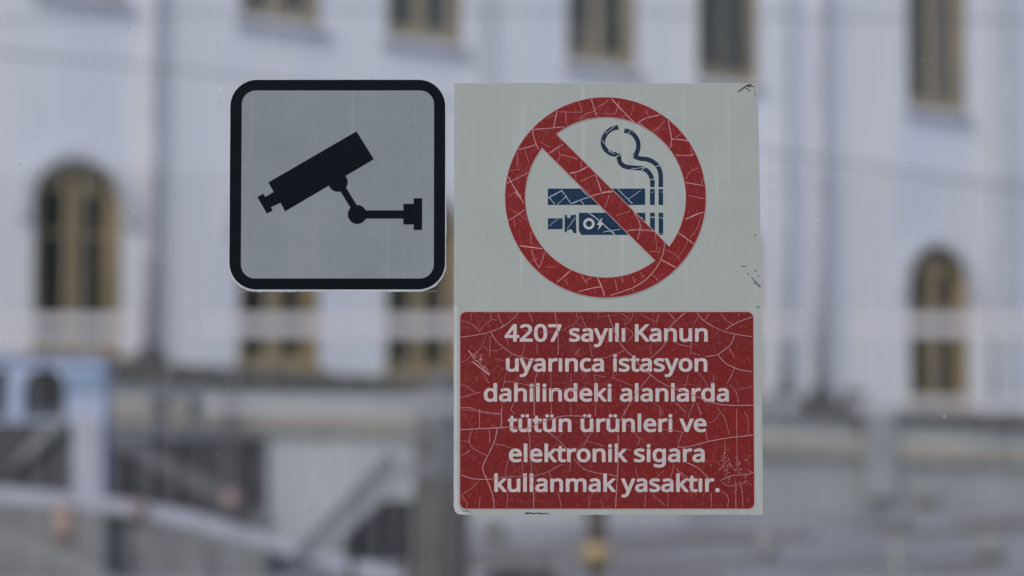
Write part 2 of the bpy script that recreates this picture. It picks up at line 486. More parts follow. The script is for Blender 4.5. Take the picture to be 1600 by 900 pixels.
GLYPHS = {
 '4':(459,['376,592 382,576 382,220 385,216 445,216 460,208 465,196 466,128 461,116 449,108 385,107 382,104 382,0 379,-12 373,-19 361,-23 289,-23 275,-16 268,-4 268,104 265,107 9,108 1,113 -5,124 -6,192 -1,204 270,592 277,597 289,599 361,599', '266,408 268,400 268,220 265,216 137,216 133,219']),
 '2':(459,['372,548 385,532 400,508 410,480 414,460 417,428 415,396 402,348 380,304 342,252 290,196 181,88 414,87 426,85 434,79 440,68 440,0 437,-12 428,-20 418,-23 38,-23 26,-20 19,-12 16,-4 16,60 18,70 198,253 254,315 275,344 289,372 296,396 299,424 294,456 282,474 262,489 230,497 198,496 166,489 134,473 90,444 74,444 64,452 26,500 22,512 25,524 54,550 102,578 146,594 194,602 242,603 294,594 338,574']),
 '0':(459,['363,552 392,516 412,476 427,428 437,376 442,288 440,220 432,160 417,104 396,60 377,32 355,11 327,-8 295,-22 247,-30 203,-30 163,-21 123,-2 103,14 79,40 54,80 38,120 31,148 19,228 17,320 25,404 43,474 66,520 87,548 103,564 139,587 179,600 227,604 275,600 315,586 335,575', '280,480 293,464 305,440 314,412 320,376 324,332 325,264 317,176 309,144 300,120 279,92 267,84 251,78 227,75 207,77 183,88 168,104 153,132 143,164 136,216 133,284 134,336 141,396 148,428 157,452 169,472 187,488 207,496 239,498 259,493']),
 '7':(459,['435,589 441,580 442,572 442,516 440,508 206,-12 199,-19 187,-23 107,-23 99,-21 88,-8 88,8 307,484 27,487 19,492 13,504 12,572 15,584 23,592 35,596 419,596']),
 's':(384,['357,424 362,412 360,400 336,344 325,332 309,331 245,352 197,357 173,356 149,349 136,340 131,328 134,316 149,303 298,236 329,215 350,192 359,176 366,156 371,116 364,72 345,34 317,7 289,-10 257,-21 213,-29 161,-31 109,-26 65,-15 29,0 22,8 19,16 19,84 22,96 33,105 49,105 89,89 133,76 165,72 193,72 221,76 241,84 253,96 257,112 252,128 237,141 209,156 91,208 61,228 39,252 23,284 18,324 24,364 32,384 43,400 69,424 93,439 133,453 177,460 229,460 269,455 325,440 349,430']),
 'a':(450,['365,417 377,404 389,384 398,364 407,320 408,0 405,-12 397,-20 389,-23 329,-23 321,-19 314,-12 305,14 277,-7 241,-23 209,-29 161,-31 133,-27 109,-21 69,-1 50,16 35,36 23,60 16,88 14,120 16,144 28,184 41,206 73,236 97,250 121,260 177,274 289,281 293,284 291,312 282,336 269,348 249,355 225,357 197,355 161,345 113,325 101,325 93,328 86,336 63,392 62,404 65,413 73,420 93,430 145,448 185,457 229,460 261,459 305,451 345,433', '292,184 291,152 284,124 272,104 253,89 221,76 189,72 157,78 139,92 133,112 135,136 143,152 157,165 177,174 209,181 289,186']),
 'y':(409,['425,446 431,436 430,420 245,-68 227,-108 208,-140 190,-164 172,-180 149,-197 125,-207 97,-213 61,-215 25,-212 -3,-206 -11,-197 -14,-188 -14,-128 -10,-116 5,-107 65,-111 81,-108 97,-100 109,-88 122,-68 149,0 -20,420 -22,432 -18,444 -11,449 1,453 77,453 85,451 95,444 205,154 209,149 314,444 321,449 333,453 409,453']),
 'ı':(207,['156,445 162,428 161,-4 155,-16 144,-22 64,-23 52,-16 45,0 46,436 54,448 68,453 140,453']),
 'l':(207,['156,624 162,608 161,-4 155,-16 144,-22 64,-23 52,-16 45,0 45,612 52,626 64,632 140,632']),
 'K':(496,['505,588 511,572 506,559 292,324 291,320 516,12 519,0 516,-12 508,-20 498,-23 410,-23 398,-19 206,239 173,212 173,0 170,-12 162,-20 150,-23 78,-23 66,-20 58,-12 55,0 55,572 58,584 66,592 78,596 154,595 162,592 170,584 173,572 174,351 390,591 402,596 490,595']),
 'n':(496,['408,416 422,400 436,376 449,336 452,308 454,0 448,-15 440,-21 432,-23 360,-23 348,-19 340,-10 338,0 338,272 335,304 327,328 313,344 292,353 264,355 228,352 200,340 184,324 169,288 162,244 162,0 158,-12 150,-20 140,-23 68,-23 52,-16 45,0 45,428 50,444 64,452 132,452 144,443 152,420 180,438 216,453 256,460 300,460 328,456 368,443 388,432']),
 'u':(496,['443,446 448,440 450,428 450,0 444,-16 435,-22 427,-23 363,-22 350,-12 343,8 315,-10 279,-23 239,-30 203,-31 167,-26 139,-19 115,-8 97,4 77,24 61,48 49,80 42,112 40,148 40,428 45,444 59,452 135,453 147,449 155,440 158,428 158,156 160,124 169,100 183,85 203,76 231,74 267,77 293,88 311,105 326,136 334,192 334,428 336,440 343,448 355,453 427,453']),
 'r':(331,['336,449 342,432 333,364 327,352 312,345 264,351 244,349 228,343 208,332 192,317 180,300 170,280 162,236 162,0 158,-12 150,-20 140,-23 68,-23 56,-20 49,-12 45,0 45,428 48,441 54,448 64,452 132,452 140,448 147,440 152,410 192,441 212,450 236,458 260,461 296,460 324,455']),
 'c':(385,['373,432 381,420 380,408 358,348 348,336 332,334 272,350 232,353 200,346 172,328 158,308 149,284 142,248 140,212 143,168 153,132 170,104 192,86 220,77 260,77 296,82 348,101 365,96 372,88 374,80 374,16 371,4 360,-6 325,-20 288,-28 256,-31 220,-30 184,-25 160,-18 128,-5 96,17 61,56 40,96 28,136 22,188 24,264 34,312 50,352 72,386 100,414 134,436 184,454 224,460 280,459 335,448']),
 'i':(207,['155,446 159,440 162,428 161,-4 155,-16 143,-23 63,-22 51,-15 45,0 46,436 54,448 67,453 139,453', '149,596 163,576 168,548 164,520 153,500 131,484 107,478 79,483 59,496 45,516 40,544 43,572 55,592 75,608 103,614 127,610']),
 't':(289,['285,446 292,432 292,376 289,364 281,356 269,352 168,352 167,128 169,108 174,92 181,84 193,76 221,73 273,82 289,74 295,60 294,0 289,-11 281,-16 237,-28 189,-31 141,-22 117,-12 89,10 72,32 59,60 51,108 51,348 49,352 9,353 -4,360 -10,372 -9,416 1,429 56,456 83,540 91,548 101,551 149,551 157,548 164,540 167,528 169,453 269,453']),
 'o':(485,['403,396 427,364 446,328 458,288 464,240 463,180 454,128 438,84 415,48 385,16 356,-3 317,-20 272,-29 224,-30 180,-23 140,-8 104,15 72,48 50,84 32,128 23,180 22,240 28,288 46,344 68,380 96,411 140,439 180,453 224,460 284,458 324,448 372,423', '312,330 324,315 333,296 340,272 345,244 346,204 343,172 329,124 320,108 308,95 280,79 240,74 220,75 200,81 184,90 166,108 155,128 145,160 140,200 141,240 146,276 158,308 167,324 184,341 208,351 224,354 252,355 276,351 294,344']),
 'd':(493,['440,627 445,620 448,608 447,-8 440,-17 428,-23 364,-23 356,-20 348,-12 344,4 340,9 320,-6 296,-17 248,-29 192,-29 164,-24 140,-16 112,0 75,32 56,59 44,83 34,112 23,176 22,248 27,288 34,316 45,348 58,372 72,392 95,416 120,434 164,453 192,459 220,461 256,459 288,451 330,432 331,608 334,620 341,628 352,632 428,632', '300,335 309,324 320,300 330,256 332,180 329,156 321,124 304,96 280,81 252,75 232,74 216,75 192,82 173,96 159,116 151,136 143,168 141,236 147,276 158,308 167,324 181,340 193,348 216,355 248,355 268,352 284,346']),
 'h':(496,['407,416 427,392 439,368 452,316 454,0 448,-15 440,-21 432,-23 360,-23 348,-19 340,-10 338,0 338,272 335,304 327,328 313,344 292,353 264,355 228,352 200,340 181,320 170,292 162,236 162,0 158,-12 150,-20 140,-23 68,-23 52,-16 45,0 45,608 50,624 64,632 140,632 152,628 159,620 162,608 162,432 164,428 193,444 224,454 256,459 292,460 324,456 356,447 384,434']),
 'e':(452,['372,410 402,372 424,320 432,284 434,244 434,200 428,186 412,178 148,178 142,176 149,144 156,128 170,108 192,90 220,79 256,75 292,77 332,85 388,104 404,101 412,93 415,84 415,20 412,8 400,-2 344,-21 304,-28 252,-31 212,-28 184,-23 151,-12 116,6 84,33 52,76 34,120 24,164 21,212 27,280 39,324 58,364 90,404 120,429 156,447 196,458 252,460 292,454 340,434', '288,338 305,312 312,282 152,280 147,284 152,301 164,324 179,340 196,350 220,356 252,356 272,350']),
 'k':(428,['424,447 432,432 427,416 265,244 440,13 444,0 440,-13 432,-20 424,-23 336,-23 324,-20 184,166 162,148 161,0 156,-14 148,-21 136,-23 68,-23 52,-16 45,0 45,608 50,624 64,632 140,632 152,628 160,616 161,296 164,291 316,450 328,453 408,453']),
 'ü':(496,['443,446 448,440 450,428 450,0 444,-16 435,-22 427,-23 363,-22 350,-12 343,8 315,-10 279,-23 239,-30 203,-31 167,-26 139,-19 115,-8 97,4 77,24 61,48 49,80 42,112 40,148 40,428 45,444 59,452 135,453 147,449 155,440 158,428 158,156 160,124 169,100 183,85 203,76 231,74 267,77 293,88 311,105 326,136 334,192 334,428 336,440 343,448 355,453 427,453', '219,589 230,572 234,544 229,520 216,500 195,487 171,483 151,487 130,500 117,520 113,544 117,572 127,589 147,603 171,608 195,605', '367,591 380,572 384,548 379,520 367,501 347,488 323,483 299,488 281,500 268,520 263,544 267,572 279,591 299,604 323,608 347,604']),
 'g':(493,['440,447 446,440 448,428 447,-28 438,-84 418,-132 396,-160 365,-184 332,-200 280,-212 220,-215 160,-211 104,-199 65,-184 58,-176 55,-164 55,-96 64,-82 72,-78 84,-78 132,-97 192,-109 236,-111 276,-105 300,-92 320,-67 330,-40 332,0 296,-18 268,-26 236,-31 192,-29 160,-22 116,-3 92,16 72,37 55,64 35,112 27,144 22,180 22,248 27,284 43,340 57,368 76,395 92,413 112,429 136,443 168,454 220,461 264,457 305,444 344,421 350,444 364,452 428,453', '303,332 312,319 322,300 332,248 332,172 328,144 321,120 304,95 292,85 276,79 232,73 216,74 192,81 173,96 159,116 151,136 143,168 140,212 141,244 145,272 155,304 166,324 177,336 194,348 212,354 240,355 264,352 288,343']),
 'm':(750,['664,418 679,400 691,376 703,336 707,308 708,0 704,-12 696,-20 684,-23 612,-23 600,-17 594,-8 592,276 590,304 582,328 570,344 552,352 528,355 496,352 472,343 463,336 451,320 440,292 434,236 434,0 431,-12 424,-19 412,-23 340,-23 328,-19 320,-8 319,276 316,304 309,328 296,344 280,352 256,355 222,352 200,343 182,324 169,292 162,240 162,0 158,-12 148,-21 136,-23 64,-23 56,-20 49,-12 45,0 45,428 48,440 56,449 68,453 132,452 144,443 152,421 184,443 220,455 256,461 300,459 332,452 360,440 384,424 400,407 404,407 436,433 479,452 524,460 564,460 588,456 616,448 647,432']),
 'v':(407,['424,446 430,432 428,420 263,-12 256,-19 244,-23 164,-23 152,-20 141,-8 -21,420 -23,432 -20,441 -12,449 0,453 76,453 84,451 93,444 204,141 314,444 324,451 332,453 408,453']),
 '.':(215,['162,98 175,77 180,45 176,13 162,-11 140,-27 110,-34 82,-30 57,-15 42,5 35,33 38,69 43,85 52,97 74,113 106,120 134,116 150,108']),
}

# cracks traced as x,y points: each block has the photo's origin and scale; a leading ! marks a wide crack
CRACK_PANEL = [
 (710, 480, 5.296, """!48,258 180,240 300,212 400,170 480,110 525,55
!300,212 350,290 430,360 500,405 600,435 680,460
265,230 240,310 205,365 150,400 100,445 50,470
60,120 120,140 170,170 215,215
215,200 260,150 320,110 350,125
!832,55 845,150 858,220 858,400
870,212 950,170 1010,130 1045,80
1045,80 1080,150 1110,250 1125,350 1140,420
360,55 370,100 400,160 390,185
615,55 650,130
585,310 570,380 555,410
680,310 690,400
470,400 455,430
435,540 410,640 398,790 390,900
!685,550 665,650 660,900
795,550 800,700 800,900
962,550 965,640 962,700 962,900
1155,560 1170,700 1165,900
410,625 500,630 600,650 700,660
230,540 285,635
50,760 130,735 215,710
60,645 110,670 170,715
50,838 130,840 230,870 390,890
500,795 470,850 500,890
1180,435 1271,425
300,360 340,370 400,350
340,430 400,455
250,340 300,375
990,410 1040,350
1160,570 1250,585
140,60 135,120
300,60 305,110
560,200 700,215 850,212
700,690 900,690 1100,700
430,260 445,320
295,250 292,420
1010,60 1020,110"""),
 (950, 480, 5.296, """!0,70 30,150 90,290 150,370 220,430 260,490 330,550 420,620 530,675 620,700 720,745 850,795 950,815 1080,820 1200,818
350,570 300,630 270,670 180,800 130,900
110,60 180,110
205,60 190,115 135,155
140,175 205,225 170,290
0,415 60,400 130,370
270,65 330,100 395,130
415,70 400,140
!640,55 580,105 520,165 500,200
500,55 560,120
!490,280 430,360 350,430
!735,55 790,120 870,170 960,210 1050,232 1130,245 1200,255
745,95 710,150 700,190
835,65 800,110
!970,195 1060,140 1190,90
930,65 980,120 1030,150
!1045,240 1010,320 950,370 890,405 800,420
685,300 680,400
530,290 600,320 680,335
!905,400 960,465 1030,505 1100,530 1190,542
1040,515 1010,590 980,640
1000,650 1050,700 1075,800
690,385 760,410
665,560 640,650 630,690
745,550 800,620 830,680
710,800 680,860 665,900
730,800 770,890
20,590 120,625 200,660
380,800 440,850 455,900
1000,345 1040,420
1070,690 1130,680 1200,660
350,320 355,400
1080,60 1075,90
40,480 45,600
560,800 640,880
860,650 880,560"""),
 (710, 640, 5.296, """!45,172 200,165 350,158 470,152 600,160 700,120 850,70 960,58 1100,65
210,0 208,160
!390,0 388,155
50,0 170,20 290,42 385,50
!355,165 335,260 290,360 235,485 265,570 300,660 325,740 330,815
135,190 130,290 180,340 270,385
50,395 130,345
335,290 400,300 470,325
!50,540 130,570 220,580 310,578 420,562 560,555 670,550 780,515 840,480 895,455
205,590 150,650 65,710 100,760 105,815
!605,170 625,260 625,340 635,480 640,540
!655,680 655,815
440,420 420,550
440,680 435,815
780,515 800,580
850,680 870,740 880,815
!770,190 840,240 900,300 930,340
910,180 860,240
!985,410 1030,460 1080,500 1160,525 1230,535
1130,190 1100,250 1065,310
1060,190 1100,235
1140,690 1110,770 1110,815
1100,270 1180,290 1240,310
660,0 662,60
800,0 805,40
963,0 962,50
1168,0 1165,60
215,710 205,815
560,430 565,540
60,260 120,275
960,440 950,520
290,170 295,280"""),
 (950, 640, 5.0, """135,0 110,60 90,100
650,0 620,80
!75,200 75,420
!75,420 65,600 55,765
580,180 555,240 540,300
!540,300 620,295 700,275 800,250 900,232 1000,218 1125,205
510,430 490,520 480,560
465,640 460,765
!610,420 690,455 740,500 785,545
800,650 800,765
700,0 720,50
850,0 870,20 910,80 940,200
870,30 830,90 780,110
760,180 770,250
1060,20 1090,90 1085,200
905,250 910,350
1000,0 1002,480
1020,560 1040,650 1045,765
!870,560 950,522 1080,510 1150,485
870,630 930,690 925,765
990,560 990,765
290,660 280,765
340,660 440,750
430,480 380,530
210,450 230,540
560,490 620,540
620,600 690,670
250,230 225,290
!0,510 75,525
420,160 580,180
400,0 410,60
860,480 900,430 930,400
900,360 905,470 950,500
940,420 985,480
880,570 935,600 1010,590
1010,590 1080,560
1080,730 1095,700
530,460 600,560
95,310 180,320
150,120 250,240"""),
]
CRACK_RING = [
 (780, 140, 5.294, """!275,335 380,328 460,320 540,312
!275,335 290,410 325,500
!478,185 465,250 450,318
480,185 580,190 690,190
660,105 680,150 690,185
660,250 720,205 800,178
!765,85 785,150 808,225
800,165 850,125 900,100
555,180 550,290
!150,505 230,485 300,463
150,520 150,600 165,680
215,510 245,610
!65,780 150,740 235,695
!70,720 120,810 180,900
80,680 165,665
!415,530 470,495 530,455
485,495 505,560 480,600
510,545 580,560 650,580
!585,700 650,685 735,645
680,600 680,655
680,765 740,735 800,710
!800,715 825,790 845,850
!750,890 830,870 900,855
635,690 635,750
340,440 420,480
400,235 460,215
495,400 520,440"""),
 (940, 140, 5.294, """!85,80 160,160 230,235 275,275
60,85 0,140
270,125 245,220
!300,285 350,250 420,228 490,212
310,275 400,345
430,355 480,310 530,262
370,160 390,220
!555,262 570,340 582,420 572,490
!582,415 650,418 715,430
!610,548 700,552 770,545
!695,775 780,790 870,805
705,745 730,690 800,655
845,740 830,790
0,205 120,205
200,215 160,245
740,480 760,545
!0,860 60,850 120,830
150,100 120,200
620,400 660,370"""),
 (780, 300, 5.294, """!130,5 170,50 200,95
!75,245 140,205 210,155
70,45 130,10
90,150 150,185 230,240
!170,455 260,465 355,478
265,480 290,560 325,635
375,500 360,560 330,640
!480,755 540,705 590,658
!650,835 750,810 845,790
!815,720 845,790 870,865
260,340 265,440
380,630 470,630
540,730 570,780
680,700 730,770
120,230 130,300
250,590 320,560
700,750 760,720"""),
 (940, 300, 5.294, """0,790 20,870
!70,865 180,830 290,785 380,720 450,640 495,560 515,490 520,420
!495,572 560,605 620,640
405,690 440,710 475,755
305,655 350,715
255,710 275,760
110,730 130,825
255,800 260,840
!635,345 700,390 770,445
!695,235 770,200 855,172
715,35 860,65
735,385 790,310 830,200
640,545 700,450 715,400
530,490 600,520 650,575
395,505 450,500 490,510
445,355 460,490
!175,360 230,328 330,322 440,335 470,360
!250,150 290,210 320,290 300,400
120,205 180,185 240,165
65,30 30,140
320,255 355,235
!0,15 100,5
170,690 175,760"""),
]
CRACK_NAVY = [
 (830, 180, 4.287, """!115,560 205,510
!205,510 240,560 268,600
!268,600 340,570 430,545
120,555 160,605
175,605 240,545
335,500 380,550
330,575 355,605
!580,500 650,570 700,620
650,570 735,510
!350,640 440,700 560,805
240,770 300,690
120,750 180,700
690,760 745,690
500,125 560,80
475,170 530,245
645,135 668,105
650,372 760,352
740,375 770,350
835,348 890,340
570,285 610,260
520,245 560,265
795,440 830,430
795,530 830,515
855,520 885,520
797,690 828,690
855,690 885,700
480,790 600,770"""),
]

def crack_shapes(blocks, inside, rnd):
    """cut the traced cracks to the inked area and give them an uneven width"""
    wide, fine = [], []
    for ox, oy, sc, txt in blocks:
        for ln in txt.split('\n'):
            big = ln.startswith('!')
            pts = [tuple(float(v) for v in q.split(',')) for q in ln.lstrip('!').split()]
            pts = smooth_line([(ox + x / sc, oy + y / sc) for x, y in pts], 2.5)
            pts = [(x + rnd.uniform(-.22, .22), y + rnd.uniform(-.22, .22)) for x, y in pts]
            run = []
            for p in pts + [None]:
                if p is not None and inside(*p):
                    run.append(p)
                else:
                    if len(run) > 1:
                        n = len(run)
                        base = rnd.uniform(1.15, 1.6) if big else rnd.uniform(0.75, 1.2)
                        left, right = [], []
                        for i, q in enumerate(run):
                            a, b = run[max(i - 1, 0)], run[min(i + 1, n - 1)]
                            dx, dy = b[0] - a[0], b[1] - a[1]
                            l = math.hypot(dx, dy) or 1e-9
                            w = base * rnd.uniform(.7, 1.25) / 2
                            left.append((q[0] - dy / l * w, q[1] + dx / l * w))
                            right.append((q[0] + dy / l * w, q[1] - dx / l * w))
                        (wide if big else fine).append((left, right))
                    run = []
    return wide, fine

def add_strip(bm, sheet, level, strips):
    y = -(0.00030 + 0.00006 * level)
    for k, (left, right) in enumerate(strips):
        y = -(0.00030 + 0.00006 * level + 1.2e-6 * (k % 18))
        lv = [bm.verts.new((sheet.pt(p)[0], y, sheet.pt(p)[1])) for p in left]
        rv = [bm.verts.new((sheet.pt(p)[0], y, sheet.pt(p)[1])) for p in right]
        for i in range(len(lv) - 1):
            bm.faces.new((lv[i], lv[i + 1], rv[i + 1], rv[i]))

def crack_mesh(name, sheet, level, strips, mat_, label=None):
    bm = bmesh.new()
    add_strip(bm, sheet, level, strips)
    me = bpy.data.meshes.new(name)
    bm.to_mesh(me)
    bm.free()
    for p in me.polygons:
        if p.normal.y > 0:
            p.flip()
    o = link(name, me, mat_, sheet.root, kind='stuff')
    if label:
        o['label'] = label
    return o

# --- the no-smoking sign
c0 = gp(950, 467)
ns = empty('no_smoking_sign', (c0[0], PANE_Y, c0[1]), label='pale upright no-smoking sign with cracked red ring and red Turkish text panel, on the glass', category='sign')
SN = Sheet(ns, 950, 467)
rj = random.Random(3)
def rough_edge(pts, amp, step=6.0, rnd=rj):
    out = []
    n = len(pts)
    for i in range(n):
        a, b = pts[i], pts[(i + 1) % n]
        m = max(1, int(math.hypot(b[0] - a[0], b[1] - a[1]) / step))
        for k in range(m):
            t = k / m
            out.append((a[0] + (b[0] - a[0]) * t + rnd.uniform(-amp, amp), a[1] + (b[1] - a[1]) * t + rnd.uniform(-amp, amp)))
    return out
base_out = [(709.5, 129.5), (950, 129.8), (1182, 130.5), (1184.5, 136), (1186.5, 180), (1188.5, 330), (1189.8, 600), (1190.3, 804.5), (960, 804.5), (730, 804.8), (716, 803.5), (711, 799), (709.2, 790), (709, 600)]
SN.lay('backing', [rough_edge(base_out, 0.18, 9)], 0, M['sign_white'])
SN.lay('worn_edge', [rough_edge([(709.8, 480), (714.6, 480), (714.9, 700), (715.8, 790), (719, 797.2), (730, 799.5), (729, 804.2), (716, 803.0), (711.5, 798.5), (709.7, 790)], 0.35, 5)], 1, M['sign_edge'])
SN.lay('worn_edge', [rough_edge([(711, 130.0), (1180, 130.9), (1180, 131.9), (711, 131.1)], 0.12, 14)], 1, M['sign_edge'])
SN.lay('text_panel_border', [rrect(717.4, 487.6, 1178.4, 796.6, 10.5), rrect(719.3, 489.4, 1176.5, 794.8, 9)[::-1]], 1, M['halo'])
SN.lay('text_panel', [rrect(719.2, 489.3, 1176.6, 794.9, 9)], 1.2, M['sign_red'])
wide, fine = crack_shapes(CRACK_PANEL, lambda x, y: 719.5 < x < 1176.3 and 489.6 < y < 794.6, rj)
crack_mesh('wide_crack', SN, 5.2, wide, M['crack_panel'])
crack_mesh('fine_crack', SN, 4.8, fine, M['crack_minor'])
# rubbed patches: clusters of short scratches
def scratches(n, cx, cy, sx, sy, ang, spread, lmin, lmax, w, rnd):
    out = []
    for _ in range(n):
        x, y = cx + rnd.gauss(0, sx), cy + rnd.gauss(0, sy)
        a = R(ang + rnd.uniform(-spread, spread))
        l = rnd.uniform(lmin, lmax)
        pts = [(x + math.cos(a) * l * t + rnd.uniform(-.3, .3), y + math.sin(a) * l * t + rnd.uniform(-.3, .3)) for t in (-.5, -.17, .17, .5)]
        out.append(ribbon(pts, rnd.uniform(w * .5, w)))
    return out
rub = [[p] for p in scratches(16, 744, 562, 5.5, 6.5, 50, 40, 2, 6, 1.2, rj)]
rub += [[ribbon([(732, 549), (737, 556), (741, 563)], 1.6, 1.2)], [ribbon([(738, 566), (748, 574), (756, 580), (765, 587)], 1.4, 3.0)], [ribbon([(744, 564), (752, 572), (758, 578)], 1.2)], [ribbon([(757, 573), (763, 581)], 1.0)]]
rub += [[p] for p in scratches(46, 1147, 738, 14, 11, 60, 90, 1.0, 3.6, 0.9, rj) if all(720 < q[0] < 1175 for q in p)]
rub += [[p] for p in scratches(22, 1133, 722, 3.5, 9, 70, 60, 1.0, 3.6, 1.0, rj)]
SN.lay_many('scratch_marks', rub, 3.6, M['crack_major'], kind='stuff')

def text_line(txt, x0, x1, base):
    tot = 0
    for ch in txt:
        tot += 208 if ch == ' ' else GLYPHS[ch][0]
    first = [[int(v) for v in q.split(',')] for q in GLYPHS[txt[0]][1][0].split()]
    last = [[int(v) for v in q.split(',')] for q in GLYPHS[txt[-1]][1][0].split()]
    lo = min(p[0] for p in first)
    hi = tot - GLYPHS[txt[-1]][0] + max(p[0] for p in last)
    kx = (x1 - x0) / (hi - lo)
    ky = 0.0442
    pen = -lo
    shapes = []
    for ch in txt:
        if ch == ' ':
            pen += 208
            continue
        adv, loops = GLYPHS[ch]
        P = [[(x0 + (pen + float(q.split(',')[0])) * kx, base - (float(q.split(',')[1])) * ky) for q in L.split()] for L in loops]
        if ch in 'iü':
            shapes += [[p] for p in P]
        else:
            shapes.append(P)
        pen += adv
    return SN.lay_many('text_line', shapes, 4.2, M['sign_text'])
for t in (("4207 sayılı Kanun", 788.5, 1105.5, 534.6), ("uyarınca istasyon", 790.5, 1104.5, 581.4), ("dahilindeki alanlarda", 756, 1138, 628.0),
          ("tütün ürünleri ve", 793.5, 1103, 675.2), ("elektronik sigara", 795, 1100, 721.9), ("kullanmak yasaktır.", 772.5, 1123, 768.2)):
    text_line(*t)

# pictogram: cigarette, electronic cigarette, smoke, under the red ring and bar
def K(x, y):
    return (830 + x / 4.287, 180 + y / 4.287)
def q4(x0, y0, x1, y1):
    return [K(x0, y0), K(x1, y0), K(x1, y1), K(x0, y1)]
SN.lay_many('cigarette', [[q4(112, 497, 765, 607)], [q4(797, 500, 829, 607)], [q4(855, 500, 885, 607)]], 1, M['sign_navy'])
ecig = SN.lay_many('electronic_cigarette', [
    [q4(112, 697, 211, 770)],
    [[K(224, 675), K(240, 675), K(240, 690), K(262, 697), K(262, 678), K(300, 672), K(303, 796), K(283, 796), K(276, 778), K(262, 770), K(240, 778), K(236, 792), K(224, 790)]],
    [[K(320, 660), K(765, 660), K(765, 808), K(335, 808), K(320, 780)]],
    [q4(797, 660, 829, 800)], [q4(855, 660, 885, 797)], [q4(855, 800, 885, 808)]], 1, M['sign_navy'])
SN.lay('power_button_mark', [circle(*K(387, 734), 38 / 4.287, 32), circle(*K(387, 734), 21 / 4.287, 24)[::-1]], 2, M['sign_edge'])
SN.lay('lightning_mark', [[K(472, 696), K(440, 740), K(458, 744), K(446, 778), K(486, 730), K(466, 726), K(478, 697)]], 2, M['sign_edge'])
sm = []
for pts in ([(586, 84), (545, 94), (512, 118), (490, 150), (482, 190), (494, 226), (520, 252), (552, 266), (575, 266)],
            [(588, 260), (590, 295), (600, 325), (625, 346), (660, 354), (705, 358), (750, 362), (783, 382), (805, 415), (813, 450), (813, 487)],
            [(626, 106), (665, 116), (697, 142), (716, 178), (720, 215), (712, 250), (696, 280)],
            [(690, 278), (730, 294), (778, 300), (820, 318), (850, 348), (866, 385), (870, 430), (870, 487)]):
    sm.append([ribbon(smooth_line([K(*p) for p in pts], 2.2), 7.0)])
bm_levels = [1.0, 1.3, 1.6, 1.9]
smoke_ = bmesh.new()
for lv, s in zip(bm_levels, sm):
    add_plate(smoke_, [[SN.pt(p) for p in lp] for lp in s], -(0.00030 + 0.00006 * lv), -0.00028)
me = bpy.data.meshes.new('smoke_plume')
smoke_.to_mesh(me); smoke_.free()
link('smoke_plume', me, M['sign_smoke'], ns)
def in_navy(x, y):
    X, Y = (x - 830) * 4.287, (y - 180) * 4.287
    if 112 < X < 765 and 497 < Y < 607: return True
    if 112 < X < 211 and 697 < Y < 770: return True
    if 226 < X < 300 and 690 < Y < 780: return True
    if 322 < X < 765 and 660 < Y < 808: return True
    if Y < 480: return True
    return (797 < X < 829 or 855 < X < 885) and (500 < Y < 607 or 660 < Y < 797)
w_, f_ = crack_shapes(CRACK_NAVY, in_navy, rj)
crack_mesh('pale_crack', SN, 3.2, w_ + f_, M['crack_blue'])
CX, CY, RO, RI = 946.3, 309.6, 157.0, 126.0
def half_moon(sign, r, off):
    # part of the disc beyond a 45 degree line x - y = c
    c = 637.0 + sign * off
    dd = abs(c - (CX - CY)) / math.sqrt(2)
    half = math.degrees(math.acos(dd / r))
    mid = -45 if sign > 0 else 135
    return [(CX + r * math.cos(R(mid - half + 2 * half * k / 60)), CY + r * math.sin(R(mid - half + 2 * half * k / 60))) for k in range(61)]
ring = SN.lay('prohibition_ring', [circle(CX, CY, RO, 128), half_moon(1, RI, 21.7)[::-1], half_moon(-1, RI, 21.7)[::-1]], 4.0, M['sign_red2'])
# thin off-register pink edge of the print
SN.lay('print_edge', [circle(CX, CY, RO + 1.1, 128), circle(CX, CY, RO - .4, 128)[::-1]], 3.8, M['halo'])
for sg in (1, -1):
    SN.lay('print_edge', [half_moon(sg, RI + .4, 21.4), half_moon(sg, RI - 1.1, 23.2)[::-1]], 3.8, M['halo'])
def in_ring(x, y):
    r = math.hypot(x - CX, y - CY)
    return (RI < r < RO - .3) or (r <= RI and abs(x - y - 637.0) < 21.4)
w_, f_ = crack_shapes(CRACK_RING, in_ring, rj)
crack_mesh('wide_crack', SN, 5.4, w_, M['crack_major'])
crack_mesh('fine_crack', SN, 5.0, f_, M['crack_minor'])
# dark tears at the top right corner, the right edge and the bottom edge
tears = [ribbon([(1155, 143.5), (1160, 140), (1166, 135.5), (1172, 132.5), (1176, 133)], 1.6, 2.4), ribbon([(1166, 138), (1171, 140), (1174, 143)], 1.2),
         ribbon([(1173, 134), (1180, 135.5)], 1.3), ribbon([(1168, 134), (1174, 136.5)], 2.0), ribbon([(1174, 434), (1179, 440), (1184, 446), (1188, 450)], 0.9, 2.2),
         ribbon([(1179.5, 424), (1181.5, 425.5)], 2.0), ribbon([(1158, 417.8), (1166, 417.6)], .8), ribbon([(1168, 428), (1170, 431)], 1.2),
         ribbon([(1184, 431), (1186, 435)], 1.0), ribbon([(1177, 443), (1181, 447)], .8), ribbon([(1182, 480), (1186.5, 483)], 1.4), ribbon([(1179.5, 368.5), (1181.5, 370)], 1.6),
         ribbon([(1181, 141), (1181.3, 150)], .7), ribbon([(820, 802), (824, 802.4), (829, 801.4), (833, 802.6), (838, 801.8), (846, 802.6), (852, 802), (858, 803)], 2.2, 1.0),
         ribbon([(821, 801.2), (830, 802)], 1.4), ribbon([(842, 801.4), (849, 803)], 1.6)]
SN.lay_many('dark_tear', [[t] for t in tears], 2, M['scuff'], kind='stuff')
